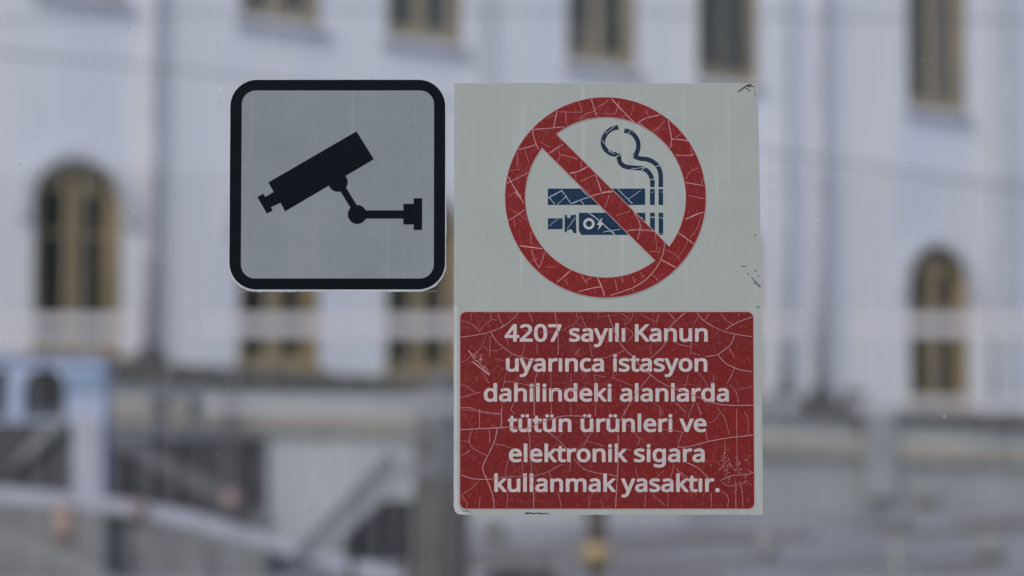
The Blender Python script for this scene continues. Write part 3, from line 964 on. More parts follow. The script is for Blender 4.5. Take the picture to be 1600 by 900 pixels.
tr_ = [[p] for p in scratches(16, 1174, 434, 6, 7, 45, 60, 1.5, 4, .9, rj) if max(q[0] for q in p) < 1188]
tr_ += [[p] for p in scratches(10, 1168, 139, 7, 3, -20, 30, 2, 5, .9, rj) if max(q[0] for q in p) < 1182 and min(q[1] for q in p) > 131]
SN.lay_many('lifted_flake', tr_, 1.5, M['sign_edge'], kind='stuff')
drt = [[p] for p in scratches(14, 727, 799.3, 5, 1.4, 20, 90, .8, 2.4, 1.0, rj) if min(q[0] for q in p) > 713 and max(q[1] for q in p) < 803.5]
SN.lay_many('brown_grime', drt, 2.2, M['brown_metal'], kind='stuff')

# --- the camera sign
c1 = gp(526.5, 289)
cs = empty('camera_surveillance_sign', (c1[0], PANE_Y, c1[1]), label='square grey sign with rounded black border and a black surveillance camera pictogram', category='sign')
SC = Sheet(cs, 526.5, 289)
rk = random.Random(11)
rim = rrect(356.2, 123.2, 697.2, 457.4, 44, 14)
SC.lay('film_rim', [rough_edge(rim, 0.55, 3.0, rk)], 0, M['cam_rim'])
SC.lay('border', [rrect(358.2, 124.8, 695.4, 454.0, 42, 14), rrect(376.2, 141.6, 677.8, 436.8, 22, 10)[::-1]], 1, M['cam_black'])
SC.lay('face', [rrect(376.0, 141.4, 678.0, 437.0, 22.2, 10)], 0.6, M['cam_grey'])
def C(x, y):
    return (340 + x / 2.368, 100 + y / 2.368)
pic = bmesh.new()
def padd(lp, lv):
    add_plate(pic, [[SC.pt(p) for p in lp]], -(0.00030 + 0.00006 * lv), -0.00031)
padd([C(186, 441), C(512, 251), C(577, 355), C(248, 549), C(232, 517), C(204, 474)], 1.2)
padd([C(145, 495), C(168, 483), C(203, 546), C(181, 557)], 1.2)
padd([C(166, 500), C(212, 473), C(240, 513), C(190, 536)], 1.5)
padd(circle(*C(444, 440), 36 / 2.368, 36), 1.8)
padd(ribbon([C(452, 448), C(520, 560)], 25 / 2.368), 2.1)
padd(circle(*C(516, 560), 35 / 2.368, 36), 2.4)
padd([C(516, 545), C(700, 545), C(700, 575), C(516, 575)], 2.7)
padd([C(687, 521), C(730, 521), C(730, 597), C(687, 597)], 3.0)
padd([C(725, 500), C(756, 500), C(756, 617), C(725, 617)], 3.3)
me = bpy.data.meshes.new('camera_pictogram')
pic.to_mesh(me); pic.free()
link('camera_pictogram', me, M['cam_black'], cs)
# ragged pale adhesive along the lower edge and the corners of the film
adh = []
for k in range(150):
    t = k / 150
    if t < .62:
        x = 372 + (t / .62) * 312; y = 456.6 + rk.uniform(-.8, 1.6)
    elif t < .85:
        a = R(5 + (t - .62) / .23 * 80); x = 653 + 43.6 * math.cos(a) + rk.uniform(-.5, .8); y = 412.5 + 43.6 * math.sin(a) + rk.uniform(-.5, .8)
    else:
        a = R(185 + (t - .85) / .15 * 80); x = 401 + 46 * math.cos(a) + rk.uniform(-2.5, .5); y = 168 + 46 * math.sin(a) + rk.uniform(-2.5, .5)
    adh.append([ribbon([(x - rk.uniform(.3, 1.6), y), (x + rk.uniform(.3, 1.6), y + rk.uniform(-.6, .6))], rk.uniform(.5, 1.3))])
SC.lay_many('adhesive_flecks', adh, .8, M['sign_edge'], kind='stuff')

# ------------------------------------------------------------------ the pane the signs stick to, in its own frame
gpart = empty('glass_partition', (0, PANE_Y + 0.001, 0), label='clear dusty glass pane in the foreground carrying both signs', category='glass pane')
box('pane', -1.30, 1.30, 0.0, 0.008, 0.35, 2.55, M['glass'], gpart)
for x in (-1.33, 1.33):
    box('upright', x - 0.03, x + 0.03, -0.02, 0.03, 0.0, 2.61, M['steel'], gpart, bev=0.003)
box('bottom_rail', -1.299, 1.299, -0.018, 0.028, 0.29, 0.349, M['steel'], gpart, bev=0.003)
box('top_rail', -1.299, 1.299, -0.018, 0.028, 2.551, 2.61, M['steel'], gpart, bev=0.003)

# second glass screen a few metres further on, with frosted safety strips
YS = 4.6
scr = empty('glass_screen', (0, YS, 0), label='blurred glass screen with broken row of pinkish white strips, beyond the signs', category='glass screen')
def zx(px, py):
    p = at(px, py, YS)
    return p.x, p.z
for i, (a, b) in enumerate(((-900, 268), (268, 1290), (1290, 2500))):
    xa, xb = zx(a, 500)[0] + 0.003, zx(b, 500)[0] - 0.003
    box('pane', xa, xb, 0.0, 0.010, 0.25, 3.35, M['glass2'], scr)
for a, b, y0, y1 in ((-760, 212, 485, 541), (318, 1252, 485, 531), (1328, 2300, 484, 531)):
    (xa, z1), (xb, z0) = zx(a, y0), zx(b, y1)
    box('safety_strip', xa, xb, -0.0006, -0.0001, z0, z1, M['frost'], scr)
for a, b, y0, y1 in ((1328, 2300, 612, 650), (318, 1252, 612, 650)):
    (xa, z1), (xb, z0) = zx(a, y0), zx(b, y1)
    box('lower_safety_strip', xa, xb, -0.0006, -0.0001, z0, z1, M['frost_faint'], scr)
for px in (-900, 2500):
    x = zx(px, 500)[0]
    box('post', x - .04, x + .04, -0.03, 0.04, 0.0, 3.4, M['steel'], scr, bev=.004)

# dark wall added out of view behind the camera, to darken reflections in both panes
added_wall = empty('added_dark_wall', (0, -7.0, 0), label='long dark low wall added unseen behind the viewpoint to darken the reflections in the glass', category='wall')
box('wall_body', -9, 9, -.4, 0, 0, 4.6, M['dark_panel'], added_wall, bev=.01)
box('coping', -9.05, 9.05, -.46, .06, 4.602, 4.75, M['concrete'], added_wall, bev=.01)
# ------------------------------------------------------------------ the ground: flat at the station, then a slope up to the building
U = Vector((0.871, 0.491, 0)).normalized()
NF = Vector((U.y, -U.x, 0))            # out of the facade, towards the street
F0 = Vector((0, 41.0, 0))
ZB = 3.98                              # foot of the plinth
SLOPE = 0.15
def gz(x, y):
    v = Vector((x, y, 0)) - F0
    dist = v.dot(NF) - 0.45
    along = min(max(v.dot(U), -26.0), 26.0)
    h = ZB + 0.06 * (along - 8.0) - SLOPE * max(dist, 0)
    k = 0.6
    return max(h, 0) if abs(h) > k else (h + k) ** 2 / (4 * k)
def ground_hit(px, py):
    d_ = ray(px, py)
    lo = 8.0
    while lo < 60:
        p = EYE + d_ * (lo / d_.y)
        if p.z <= gz(p.x, p.y):
            return p
        lo += .05
    return p
def fac(px, py, off=0.0):
    """the place on the facade plane (shifted out by off) seen in a direction: along, up"""
    dd = ray(px, py)
    t = ((F0 + NF * off - EYE).dot(NF)) / dd.dot(NF)
    p = EYE + dd * t
    return ((p - F0).dot(U), p.z)
bm = bmesh.new()
ds = [-2500, -300, -60, -0.2, 0.45, 2, 5, 9, 14, 19, 22, 23, 24, 25, 26, 27, 28, 30, 33, 36, 40, 60, 300, 2500]
ss = [-2500, -300, -80, -40, -26, -20, -10, 0, 10, 20, 26, 40, 80, 300, 2500]
grid = []
for dd_ in ds:
    row = []
    for s_ in ss:
        p = F0 + U * s_ + NF * dd_
        row.append(bm.verts.new((p.x, p.y, gz(p.x, p.y))))
    grid.append(row)
for i in range(len(ds) - 1):
    for j in range(len(ss) - 1):
        bm.faces.new((grid[i][j], grid[i + 1][j], grid[i + 1][j + 1], grid[i][j + 1]))
g = from_bm('ground', bm, M['asphalt'], None, smooth=True, kind='structure')
if g.data.polygons[0].normal.z < 0:
    g.data.flip_normals()

# ------------------------------------------------------------------ the white building
FA = math.atan2(U.y, U.x)
bld = empty('white_building', (F0.x, F0.y, 0), FA, label='long white plastered building with ochre arched windows above a stone plinth', category='building')
SILL, APEX, WHW = 6.02, 9.04, 0.71
SPR = APEX - WHW
UP_SILL, UP_TOP = 11.65, 14.9
centres = [-20.4, -17.3, -14.5, -11.2, -7.73, -4.33, -1.70, 1.80, 4.52, 9.28, 12.6, 15.4, 18.9, 21.7]
def arch_loop(c, hw, z0, zs, n=20):
    return [(c - hw, z0), (c + hw, z0)] + [(c + hw * math.cos(math.pi * k / n), zs + hw * math.sin(math.pi * k / n)) for k in range(n + 1)]
S0, S1, ZT = -24.0, 26.0, 18.0
loops = [[(S0, 5.90), (S1, 5.90), (S1, ZT), (S0, ZT)]]
for c in centres:
    loops.append(arch_loop(c, WHW, SILL, SPR)[::-1])
    loops.append([(c - WHW, UP_SILL), (c - WHW, UP_TOP), (c + WHW, UP_TOP), (c + WHW, UP_SILL)])
plate('wall', loops, 0.0, 0.5, M['plaster'], bld)
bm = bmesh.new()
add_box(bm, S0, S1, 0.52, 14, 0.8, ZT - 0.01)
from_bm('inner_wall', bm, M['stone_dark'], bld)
box('end_wall', S0 - 0.3, S0 - 0.002, 0, 14, 0.8, ZT, M['plaster'], bld)
box('end_wall', S1 + 0.002, S1 + 0.3, 0, 14, 0.8, ZT, M['plaster'], bld)
box('cornice', S0 - 0.6, S1 + 0.6, -0.5, -0.003, ZT - 0.5, ZT, M['plaster_trim'], bld)
bm = bmesh.new()
v = [bm.verts.new(p) for p in ((S0 - 1, -1, ZT + .003), (S1 + 1, -1, ZT + .003), (S1 + 1, 15, ZT + .003), (S0 - 1, 15, ZT + .003), (S0 + 5, 7, ZT + 3.2), (S1 - 5, 7, ZT + 3.2))]
for f_ in ((0, 1, 5, 4), (1, 2, 5), (2, 3, 4, 5), (3, 0, 4), (3, 2, 1, 0)):
    bm.faces.new([v[i] for i in f_])
from_bm('roof', bm, M['roof'], bld)

def light_loop(a, b, z0, zs, n=10):
    c, hw = (a + b) / 2, (b - a) / 2
    return [(a, z0), (b, z0)] + [(c + hw * math.cos(math.pi * k / n), zs + hw * math.sin(math.pi * k / n)) for k in range(n + 1)]
def lower_window(first):
    fr = arch_loop(0, WHW - .002, SILL + .001, SPR)
    w = plate('window', [fr, light_loop(-.54, -.14, SILL + .20, SPR + .06)[::-1], light_loop(.12, .50, SILL + .20, SPR + .06)[::-1]], 0.17, 0.25, M['tan'], bld)
    # the reveal is painted like the frame
    lin = arch_loop(0, WHW - .003, SILL + .002, SPR)
    inn = arch_loop(0, WHW - .035, SILL + .035, SPR)
    plate('lining', [lin, inn[::-1]], -0.012, 0.168, M['tan'], w)
    plate('pane', [light_loop(-.56, -.12, SILL + .18, SPR + .06)], 0.252, 0.27, M['pane'], w)
    plate('pane', [light_loop(.10, .52, SILL + .18, SPR + .06)], 0.252, 0.27, M['pane'], w)
    for a, b in ((-.54, -.14), (.12, .50)):
        box('glazing_bar', a + .001, b - .001, 0.20, 0.24, SPR - .45, SPR - .40, M['tan'], w)
    return w
def upper_window():
    ring = [(-WHW + .002, UP_SILL + .002), (WHW - .002, UP_SILL + .002), (WHW - .002, UP_TOP - .002), (-WHW + .002, UP_TOP - .002)]
    l1 = [(-.54, UP_SILL + .26), (-.10, UP_SILL + .26), (-.10, UP_TOP - .15), (-.54, UP_TOP - .15)]
    l2 = [(.09, UP_SILL + .26), (.54, UP_SILL + .26), (.54, UP_TOP - .15), (.09, UP_TOP - .15)]
    w = plate('window', [ring, l1[::-1], l2[::-1]], 0.15, 0.22, M['tan'], bld)
    o2 = [(-WHW + .003, UP_SILL + .003), (WHW - .003, UP_SILL + .003), (WHW - .003, UP_TOP - .003), (-WHW + .003, UP_TOP - .003)]
    i2 = [(-WHW + .035, UP_SILL + .035), (WHW - .035, UP_SILL + .035), (WHW - .035, UP_TOP - .035), (-WHW + .035, UP_TOP - .035)]
    plate('lining', [o2, i2[::-1]], -0.010, 0.148, M['tan'], w)
    plate('pane', [[(-.56, UP_SILL + .24), (-.08, UP_SILL + .24), (-.08, UP_TOP - .13), (-.56, UP_TOP - .13)]], 0.222, 0.24, M['pane'], w)
    plate('pane', [[(.07, UP_SILL + .24), (.56, UP_SILL + .24), (.56, UP_TOP - .13), (.07, UP_TOP - .13)]], 0.222, 0.24, M['pane'], w)
    return w
lw, uw = lower_window(True), upper_window()
hood_o = [(-WHW - .24, SPR - .25), (-WHW - .03, SPR - .25)] + [((WHW + .03) * math.cos(math.pi * (1 - k / 24)), SPR + (WHW + .03) * math.sin(math.pi * (1 - k / 24))) for k in range(25)] \
    + [(WHW + .03, SPR - .25), (WHW + .24, SPR - .25)] + [((WHW + .24) * math.cos(math.pi * k / 24), SPR + (WHW + .24) * math.sin(math.pi * k / 24)) for k in range(25)]
hood = plate('window_hood', [hood_o], -0.07, -0.002, M['plaster_trim'], bld)
def add_sill(z0, z1, nm, m):
    bm = bmesh.new()
    add_box(bm, -WHW - .12, WHW + .12, -0.14, -0.002, z0, z1, 0.01)
    return from_bm(nm, bm, m, bld)
sl = add_sill(SILL - .115, SILL - .01, 'window_sill', M['tan'])
su = add_sill(UP_SILL - .10, UP_SILL - .01, 'window_sill', M['plaster_trim'])
def copy_tree(o, parent, dx):
    c = o.copy()
    COL.objects.link(c)
    c.parent = parent
    c.location = (o.location.x + dx, o.location.y, o.location.z)
    for ch in list(o.children):
        k = ch.copy()
        COL.objects.link(k)
        k.parent = c
    return c
for i, c in enumerate(centres):
    for src in (lw, uw, hood, sl, su):
        if i == len(centres) - 1:
            continue
        copy_tree(src, bld, c)
for src in (lw, uw, hood, sl, su):
    src.location.x = centres[-1]
# curtains behind a few of the panes, as seen in the upper row
for c, a, b, z0, z1 in ((9.28, .09, .49, UP_SILL + .25, UP_TOP - .2), (4.52, -.12, .10, UP_SILL + .27, UP_TOP - .2), (1.80, -.45, -.12, UP_SILL + .25, UP_SILL + .75)):
    box('curtain', c + a, c + b, 0.205 if c != 4.52 else 0.13, 0.219 if c != 4.52 else 0.149, z0, z1, M['curtain'], bld)

# shallow pilasters, drainpipes with cast shoes
box('pilaster', 5.12, 6.52, -0.10, -0.001, 6.0, ZT - .502, M['plaster'], bld)
box('pilaster', -.78, -.34, -0.07, -0.001, 6.0, ZT - .502, M['plaster_trim'], bld)
box('pilaster', 10.86, 11.16, -0.08, -0.001, 6.0, ZT - .502, M['pipe_green'], bld)
for s_, r_, m_, yb in ((-6.58, .11, 'pipe', -.15), (5.55, .10, 'pipe_green', -.22), (6.30, .12, 'pipe', -.27), (10.5, .06, 'pipe', -.1)):
    p = tube('drainpipe', [(s_, yb, 6.12), (s_, yb, 9), (s_, yb, 12), (s_, yb, ZT - .55)], r_, M[m_], bld, 14)
    if r_ > .09:
        lathe('pipe_shoe', [(r_ + .02, 5.78), (r_ + .13, 5.82), (r_ + .14, 6.05), (r_ + .04, 6.16)], M['castiron'], p, 16, s_, yb)
        for zz in (7.6, 10.4, 13.0):
            lathe('pipe_clip', [(r_ + .002, zz), (r_ + .03, zz + .01), (r_ + .03, zz + .07), (r_ + .002, zz + .08)], M[m_], p, 14, s_, yb)
box('utility_hatch', 7.0, 7.45, -0.12, -0.002, 5.93, 6.22, M['grey_metal'], bld, bev=.01)

# plinth: four courses, each cut into long stones
def course(nm, y, z0, z1, m_, step, seed):
    rr = random.Random(seed)
    s_ = S0
    while s_ < S1 - .01:
        e = min(s_ + step * rr.uniform(.85, 1.15), S1)
        if S1 - e < .6:
            e = S1
        j = rr.uniform(-.012, .012)
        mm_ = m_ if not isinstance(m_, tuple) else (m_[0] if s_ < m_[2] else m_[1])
        box(nm, s_ + .008, e - .008, y + j, 0.5, z0 + .004, z1 - .004, mm_, bld, bev=.012)
        s_ = e
course('upper_coping_stone', -0.50, 5.64, 5.90, M['stone_dark'], 2.6, 1)
course('band_stone', -0.32, 5.24, 5.64, M['stone_light'], 1.9, 2)
course('lower_coping_stone', -0.48, 4.90, 5.24, M['stone_olive'], 2.3, 3)
course('plinth_stone', -0.40, 3.85, 4.90, (M['stone_mid_lit'], M['stone_mid'], 1.5), 1.7, 4)
course('foundation_stone', -0.43, 1.0, 3.85, (M['stone_mid_lit'], M['stone_mid'], 1.5), 2.1, 6)
# two shallow piers in the plinth, right of the signs
for s_ in (7.45, 14.6):
    box('plinth_pier', s_ - .35, s_ + .35, -0.56, -0.51, 4.2, 5.88, M['stone_mid'], bld, bev=.01)

# ------------------------------------------------------------------ overhead cables
def cable(pts, r, label):
    P = [at(*p) for p in pts]
    fine_ = []
    for i in range(len(P) - 1):
        p0, p1, p2, p3 = P[max(i - 1, 0)], P[i], P[i + 1], P[min(i + 2, len(P) - 1)]
        for k in range(8):
            t = k / 8
            fine_.append(0.5 * (2 * p1 + (p2 - p0) * t + (2 * p0 - 5 * p1 + 4 * p2 - p3) * t * t + (3 * p1 - p0 - 3 * p2 + p3) * t ** 3))
    fine_.append(P[-1])
    o = tube('overhead_cable', fine_, r, M['rubber'], None, 8, label=label, category='cable')
    return o
cable([(-700, 20, 24), (-10, 82, 25), (230, 104, 25.5), (520, 138, 26), (900, 190, 27), (1240, 243, 28), (1600, 297, 29), (2300, 420, 31)], .011, 'thicker overhead cable sagging down to the right across the white facade')
cable([(-700, 60, 27), (400, 18, 27), (900, 20, 27), (1240, 26, 27), (1600, 34, 27), (2300, 60, 27)], .009, 'thin level overhead cable along the top of the photo')

# ------------------------------------------------------------------ things in the street
def gpt(px, py, Y):
    p = at(px, py, Y)
    return Vector((p.x, p.y, gz(p.x, p.y)))
def wd(px0, px1, Y):
    return at(px1, 600, Y).x - at(px0, 600, Y).x

# kiosk at the far left
Y = 33.0
xl, xr = at(-60, 600, Y).x, at(164, 600, Y).x
kx = (xl + xr) / 2
zt = at(80, 562, Y).z
zm = at(80, 660, Y).z
zg_ = gz(kx, Y)
zb = at(80, 785, Y).z
ks = empty('kiosk', (kx, Y, zb), label='small white kiosk with round-topped dark openings at the left edge', category='kiosk')
hw = (xr - xl) / 2
H, HM = zt - zb, zm - zb
def kl(px):
    return at(px, 600, Y).x - kx
wins = [(kl(-14), kl(12)), (kl(37), kl(103))]
lp = [[(-hw, HM), (hw, HM), (hw, H), (-hw, H)]]
for a, b in wins:
    lp.append(light_loop(a, b, HM + .05, H - (b - a) / 2 - .10)[::-1])
plate('front_wall', lp, 0, .06, M['kiosk_white'], ks)
for a, b in wins:
    wz = H - (b - a) / 2 - .10
    mid = HM + .05 + (wz - HM) * .30
    w = plate('opening', [light_loop(a - .02, b + .02, mid, wz)], .062, .09, M['kiosk_window'], ks)
    plate('shutter', [[(a - .02, HM + .04), (b + .02, HM + .04), (b + .02, mid - .003), (a - .02, mid - .003)]], .062, .085, M['kiosk_shelf'], w)
box('concrete_base', -hw - .1, hw + .05, -.12, .75, zg_ - zb - .1, -.002, M['concrete_upper'], ks, bev=.01)
box('base_panel', -hw, hw - .36, .0, .06, 0, HM - .003, M['dark_panel'], ks)
for x in (-hw + .03, hw - .17):
    box('corner_post', x - .16, x + .16, -.05, -.002, 0, HM + .02, M['white_metal'], ks, bev=.01)
tube('brace', [(kl(98), -.06, HM - .02), (kl(25), -.06, kl(25) * 0 + HM - .62)], .085, M['concrete_pale'], ks, 8)
bb = at(160, 575, Y)
box('blue_sign', kl(104), kl(160), -.04, -.002, at(0, 611, Y).z - zb, at(0, 574, Y).z - zb, M['kiosk_blue'], ks, bev=.005)
box('side_wall', -hw, -hw + .06, .092, .6, 0, H, M['kiosk_white'], ks)
box('side_wall', hw - .06, hw, .092, .6, 0, H, M['kiosk_white'], ks)
box('back_wall', -hw + .062, hw - .062, .54, .6, 0, H, M['kiosk_white'], ks)
box('roof', -hw - .05, hw + .05, -.06, .66, H + .002, H + .06, M['kiosk_white'], ks, bev=.01)

# big dark cabinet with three doors
Y = 33.5
xl, xr = at(160, 700, Y).x, at(410, 700, Y).x
zt = at(285, 682, Y).z
cx_ = (xl + xr) / 2
zg_ = min(gz(xl, Y), gz(xr, Y)) - .1
zb = at(285, 822, Y).z
cb = empty('dark_cabinet', (cx_, Y, zb), label='long dark metal cabinet behind the sloping rails at lower left', category='cabinet')
hw, H = (xr - xl) / 2, zt - zb
box('carcass', -hw, hw, .03, .9, 0, H - .04, M['black_metal'], cb, bev=.01)
for k, (a, b, m_) in enumerate(((-1, -.62, 'black_metal'), (-.60, -.36, 'dark_panel'), (-.34, .30, 'black_metal'), (.32, .68, 'dark_panel'), (.70, 1, 'black_metal'))):
    dd_ = box('door', a * hw + .01, b * hw - .01, -.01, .028, .12, H - .10, M[m_], cb, bev=.006)
    tube('handle', [(b * hw - .07, -.04, H * .45), (b * hw - .07, -.04, H * .62)], .012, M['steel'], dd_, 8)
box('top', -hw - .03, hw + .03, -.03, .93, H - .038, H, M['grey_metal'], cb, bev=.008)
box('concrete_base', -hw - .06, hw + .06, -.05, .98, zg_ - zb, -.002, M['concrete_upper'], cb, bev=.01)
box('kickboard', -hw + .02, hw - .02, .0, .028, 0, .11, M['rubber'], cb)

# grey slab-like stele standing behind the cabinet, and paler shapes beside it
def stele(px, w, py_top, Y, m_, label, top_round=False, group=None):
    p = gpt(px, 700, Y)
    ztop = at(px, py_top, Y).z
    r = empty('street_post', p, rz=.2, label=label, category='post')
    hh = ztop - p.z
    box('shaft', -w / 2, w / 2, -w / 3, w / 3, -.1, hh - .12, m_, r, bev=.02)
    box('cap', -w / 2 - .03, w / 2 + .03, -w / 3 - .03, w / 3 + .03, hh - .118, hh, m_, r, bev=.02)
    return r
stele(362, .24, 592, 35.2, M['grey_metal'], 'tall dark grey post just right of centre behind the long dark cabinet')
stele(250, .22, 618, 34.9, M['board_grey'], 'shorter bluish grey post behind the left half of the dark cabinet')
stele(305, .20, 622, 35.0, M['board_grey'], 'short bluish grey post behind the middle of the dark cabinet')

# ramp railing: lower rail, upper sloping rail, upright
Y = 27.0
ra = gpt(250, 800, Y)
rl = empty('ramp_railing', ra, label='pale metal ramp railing sloping down to the right at lower left', category='railing')
def rp(px, py, y=0):
    p = at(px, py, Y + y)
    return (p.x - ra.x, p.y - ra.y, p.z - ra.z)
def beam(name, pts, h, t, m_, parent, **kw):
    """flat bar of height h and thickness t following pts"""
    bm = bmesh.new()
    sec = []
    for i, p in enumerate(pts):
        p = Vector(p)
        a, b = Vector(pts[max(i - 1, 0)]), Vector(pts[min(i + 1, len(pts) - 1)])
        tt = (b - a).normalized()
        up = tt.cross(Vector((0, 1, 0)))
        up.normalize()
        if up.length < .5: up = Vector((1, 0, 0))
        n_ = up.cross(tt).normalized()
        sec.append([bm.verts.new(p + up * (h / 2) * sa + n_ * (t / 2) * sb) for sa, sb in ((1, 1), (1, -1), (-1, -1), (-1, 1))])
    for i in range(len(sec) - 1):
        for k in range(4):
            bm.faces.new((sec[i][k], sec[i][(k + 1) % 4], sec[i + 1][(k + 1) % 4], sec[i + 1][k]))
    bm.faces.new(sec[0]); bm.faces.new(sec[-1])
    return from_bm(name, bm, m_, parent, **kw)
beam('lower_rail', [rp(-120, 762), rp(60, 778), rp(180, 790), rp(300, 812), rp(420, 846), rp(540, 880), rp(660, 918)], .165, .10, M['white_metal'], rl)
beam('sloping_rail', [rp(178, 684), rp(260, 728), rp(340, 772), rp(425, 824)], .17, .08, M['grey_metal'], rl)
beam('upright', [rp(131, 640), rp(131, 775)], .24, .10, M['white_metal'], rl)
for px, py in ((-60, 770), (330, 830), (560, 895)):
    p = at(px, py, Y)
    q = Vector((p.x, p.y, gz(p.x, p.y)))
    beam('leg', [tuple(p - ra - Vector((0, 0, .15))), tuple(q - ra)], .08, .08, M['grey_metal'], rl)
beam('brace', [rp(178, 690, .2), rp(178, 790, .2)], .06, .05, M['grey_metal'], rl)
# lower pale kerb-like rail nearer the camera
Y2 = 24.0
rb = gpt(60, 860, Y2)
r2_ = empty('low_rail', rb, label='second pale rail, nearer and lower, in the bottom left corner', category='railing')
pp = [at(a, b, Y2) - rb for a, b in ((-120, 815), (20, 845), (90, 868), (150, 900), (220, 940))]
beam('rail', [tuple(p) for p in pp], .15, .12, M['concrete_pale'], r2_)
for p in (pp[0], pp[-1]):
    beam('leg', [(p.x, p.y, p.z - .09), (p.x, p.y, gz(p.x + rb.x, p.y + rb.y) - rb.z)], .07, .07, M['grey_metal'], r2_)

# small coloured things on and by the rails
def pot(px, py, Y, r, h, m_, name, label, cat, on=None):
    p = at(px, py, Y)
    root = empty(name, (p.x, p.y, p.z - h / 2), label=label, category=cat)
    lathe('body', [(r * .72, 0), (r * .86, h * .5), (r, h * .86)], m_, root, 20)
    lathe('rim', [(r * 1.0, h * .862), (r * 1.12, h * .87), (r * 1.12, h), (r * .9, h)], m_, root, 20)
    return root
pot(101, 822, 25.0, .13, .42, M['peach'], 'litter_bucket', 'small peach-coloured upright bucket below the pale rail at lower left', 'bucket')
pot(215, 797, 26.85, .07, .22, M['pink'], 'litter_bucket', 'tiny pink bucket hanging on the pale lower rail', 'bucket')
pot(363, 782, 26.85, .10, .22, M['pink'], 'litter_bucket', 'faded pink bucket against the sloping rail before the dark cabinet', 'bucket')

# gate pillar left of the no-smoking sign
Y = 21.0
gpx = gpt(690, 800, Y)
zt = at(690, 600, Y).z
pl = empty('gate_pillar', gpx, rz=R(38), label='thick grey concrete pillar rising behind the lower left edge of the red panel', category='pillar')
hh = zt - gpx.z
hd = at(690, 752, Y).z - gpx.z
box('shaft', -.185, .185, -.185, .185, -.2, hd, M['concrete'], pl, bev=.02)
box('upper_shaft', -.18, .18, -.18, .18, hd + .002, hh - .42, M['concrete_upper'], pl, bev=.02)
box('collar', -.17, .17, -.17, .17, hh - .418, hh - .20, M['concrete_upper'], pl, bev=.03)
box('cap', -.20, .20, -.20, .20, hh - .198, hh - .06, M['concrete_upper'], pl, bev=.05)
box('lamp_housing', -.09, .09, -.09, .09, hh - .058, hh + .10, M['board_grey'], pl, bev=.03)
box('junction_box', -.20, -.187, -.10, .10, hh - .62, hh - .45, M['concrete'], pl, bev=.004)

# boards leaning on the pillar, dark crate behind them
def plank(pts, w, m_, label, Y, thick=.05):
    P = [at(a, b, Y + dy) for a, b, dy in pts]
    base = P[-1]
    r = beam('leaning_board', [tuple(p - base) for p in P], w, thick, m_, None, label=label, category='board')
    r.location = base
    return r
plank([(650, 722, .0), (575, 790, -.15), (497, 862, -.3)], .11, M['board_pale'], 'pale board leaning against the grey pillar, right-hand one of two', 21.4)
plank([(615, 715, .2), (545, 790, .1), (468, 872, 0)], .13, M['board_grey'], 'bluish grey board leaning towards the grey pillar, left-hand one of two', 22.4)
Y = 23.2
p = at(595, 830, Y)
xw = wd(545, 650, Y) / 2
cr_ = empty('dark_crate', (p.x, Y, at(595, 875, Y).z), rz=.1, label='dark crate standing between the leaning boards and the grey pillar', category='crate')
ch_ = at(595, 785, Y).z - at(595, 875, Y).z
for nm, (a, b, c_, d_) in (('front_side', (-xw, xw, 0, .03)), ('back_side', (-xw, xw, .42, .45)), ('end_side', (-xw, -xw + .03, .032, .418)), ('end_side', (xw - .03, xw, .032, .418))):
    box(nm, a, b, c_, d_, 0, ch_, M['black_metal'], cr_)
box('bottom', -xw + .031, xw - .031, .032, .418, 0, .03, M['black_metal'], cr_)
box('lid', -xw - .01, xw + .01, -.01, .46, ch_ + .002, ch_ + .03, M['dark_panel'], cr_, bev=.004)
gz_c = gz(p.x, Y)
for sx in (-1, 1):
    for sy in (.04, .41):
        box('leg', sx * (xw - .05) - .025, sx * (xw - .05) + .025, sy - .025, sy + .025, gz_c - at(595, 875, Y).z - .02, -.002, M['rubber'], cr_)

# amber lamp on a brown post below the no-smoking sign
Y = 26.0
p = gpt(932, 860, Y)
am = empty('marker_post', p, label='slim brown post with an amber light, just below the red panel', category='marker post')
zt = at(932, 800, Y).z - p.z
za = at(932, 866, Y).z - p.z
lathe('post', [(.07, -.05), (.055, .05), (.055, za - .19)], M['brown_metal'], am, 16)
lathe('collar', [(.08, za - .188), (.10, za - .16), (.10, za - .135)], M['brown_metal'], am, 20)
lathe('amber_light', [(.06, za - .13), (.14, za - .08), (.16, za), (.13, za + .09), (.06, za + .135)], M['amber'], am, 24)
lathe('upper_post', [(.10, za + .138), (.12, za + .2), (.115, zt)], M['brown_metal'], am, 16)
lathe('post_cap', [(.13, zt + .001), (.13, zt + .03), (.05, zt + .08)], M['brown_metal'], am, 16)

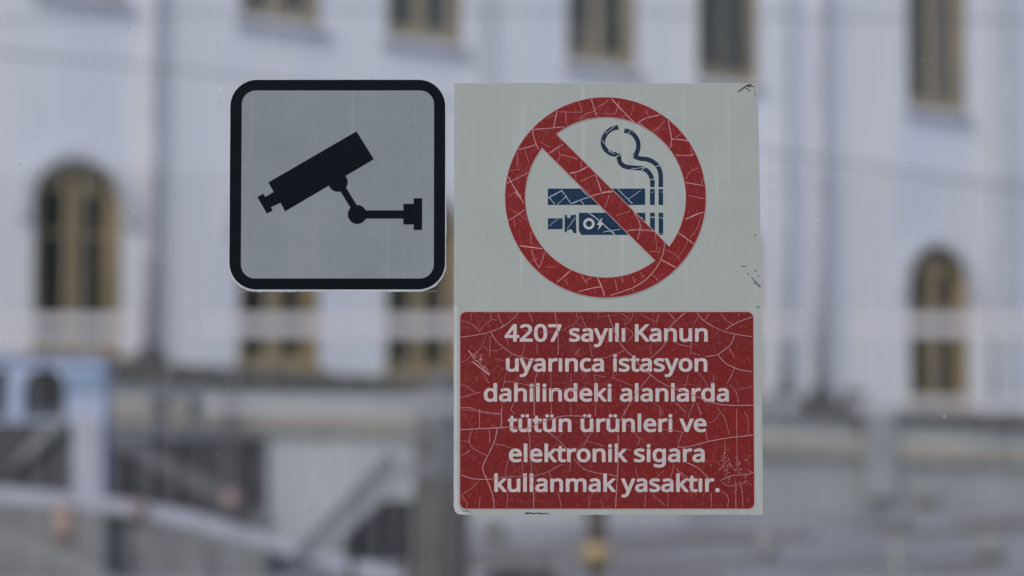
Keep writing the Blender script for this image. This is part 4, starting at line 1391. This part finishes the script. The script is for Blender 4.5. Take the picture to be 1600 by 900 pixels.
# pale ball bollards and low things on the paving
def ball(px, py, r, m_, label):
    p = ground_hit(px, py + 8)
    root = empty('stone_bollard', (p.x, p.y, gz(p.x, p.y)), label=label, category='bollard', group='low round-topped bollards on the paving')
    lathe('foot', [(r * .8, -.06), (r * .85, .03), (r * .6, .06)], M['concrete_pale'], root, 20)
    bm = bmesh.new()
    bmesh.ops.create_uvsphere(bm, u_segments=24, v_segments=14, radius=r)
    for v_ in bm.verts:
        v_.co.z += r + .04
    from_bm('ball', bm, m_, root, smooth=True)
ball(770, 842, .20, M['concrete_pale'], 'pale round-topped bollard right beside the foot of the grey pillar')
ball(1448, 792, .24, M['concrete_pale'], 'pale round bollard on the paving below the rightmost arched window')
ball(1548, 880, .24, M['concrete_pale'], 'large dim bollard nearest the bottom right corner')
ball(1196, 874, .20, M['concrete_pale'], 'dim bollard just right of the bottom corner of the red panel')
p = gpt(1402, 850, 28.0)
sp = empty('slim_post', p, label='slim pale post standing in the paving at lower right', category='post')
zt = at(1402, 800, 28.0).z - p.z
lathe('shaft', [(.07, -.05), (.07, zt - .2)], M['concrete_pale'], sp, 16)
lathe('head', [(.075, zt - .199), (.13, zt - .15), (.13, zt - .02), (.07, zt)], M['concrete_pale'], sp, 20)
# dark bin at the bottom, right of the pillar
p = gpt(815, 900, 22.5)
db = empty('rubbish_bin', p, label='dark rounded rubbish bin cut by the bottom edge, right of the pillar', category='bin')
zt = at(815, 888, 22.5).z - p.z
lathe('body', [(.26, 0), (.31, zt * .5), (.33, zt - .12)], M['black_metal'], db, 24)
lathe('lid', [(.345, zt - .118), (.345, zt - .08), (.25, zt - .02), (.05, zt)], M['dark_panel'], db, 24)
# paving joints in the street in front of the plinth
rr = random.Random(5)
bm = bmesh.new()
for i in range(60):
    s_ = rr.uniform(-14, 18); dd_ = rr.uniform(2.0, 14)
    p = F0 + U * s_ + NF * dd_
    L_ = rr.uniform(.6, 2.2); W_ = rr.uniform(.2, .7)
    vs = []
    for a in range(10):
        an = 2 * math.pi * a / 10
        q = p + U * (L_ * math.cos(an) * rr.uniform(.7, 1.1)) + NF * (W_ * math.sin(an) * rr.uniform(.7, 1.1))
        vs.append(bm.verts.new((q.x, q.y, gz(q.x, q.y) + .006 + i * .0002)))
    bm.faces.new(vs)
pt_ = from_bm('paving_patches', bm, M['concrete'], None, kind='structure')
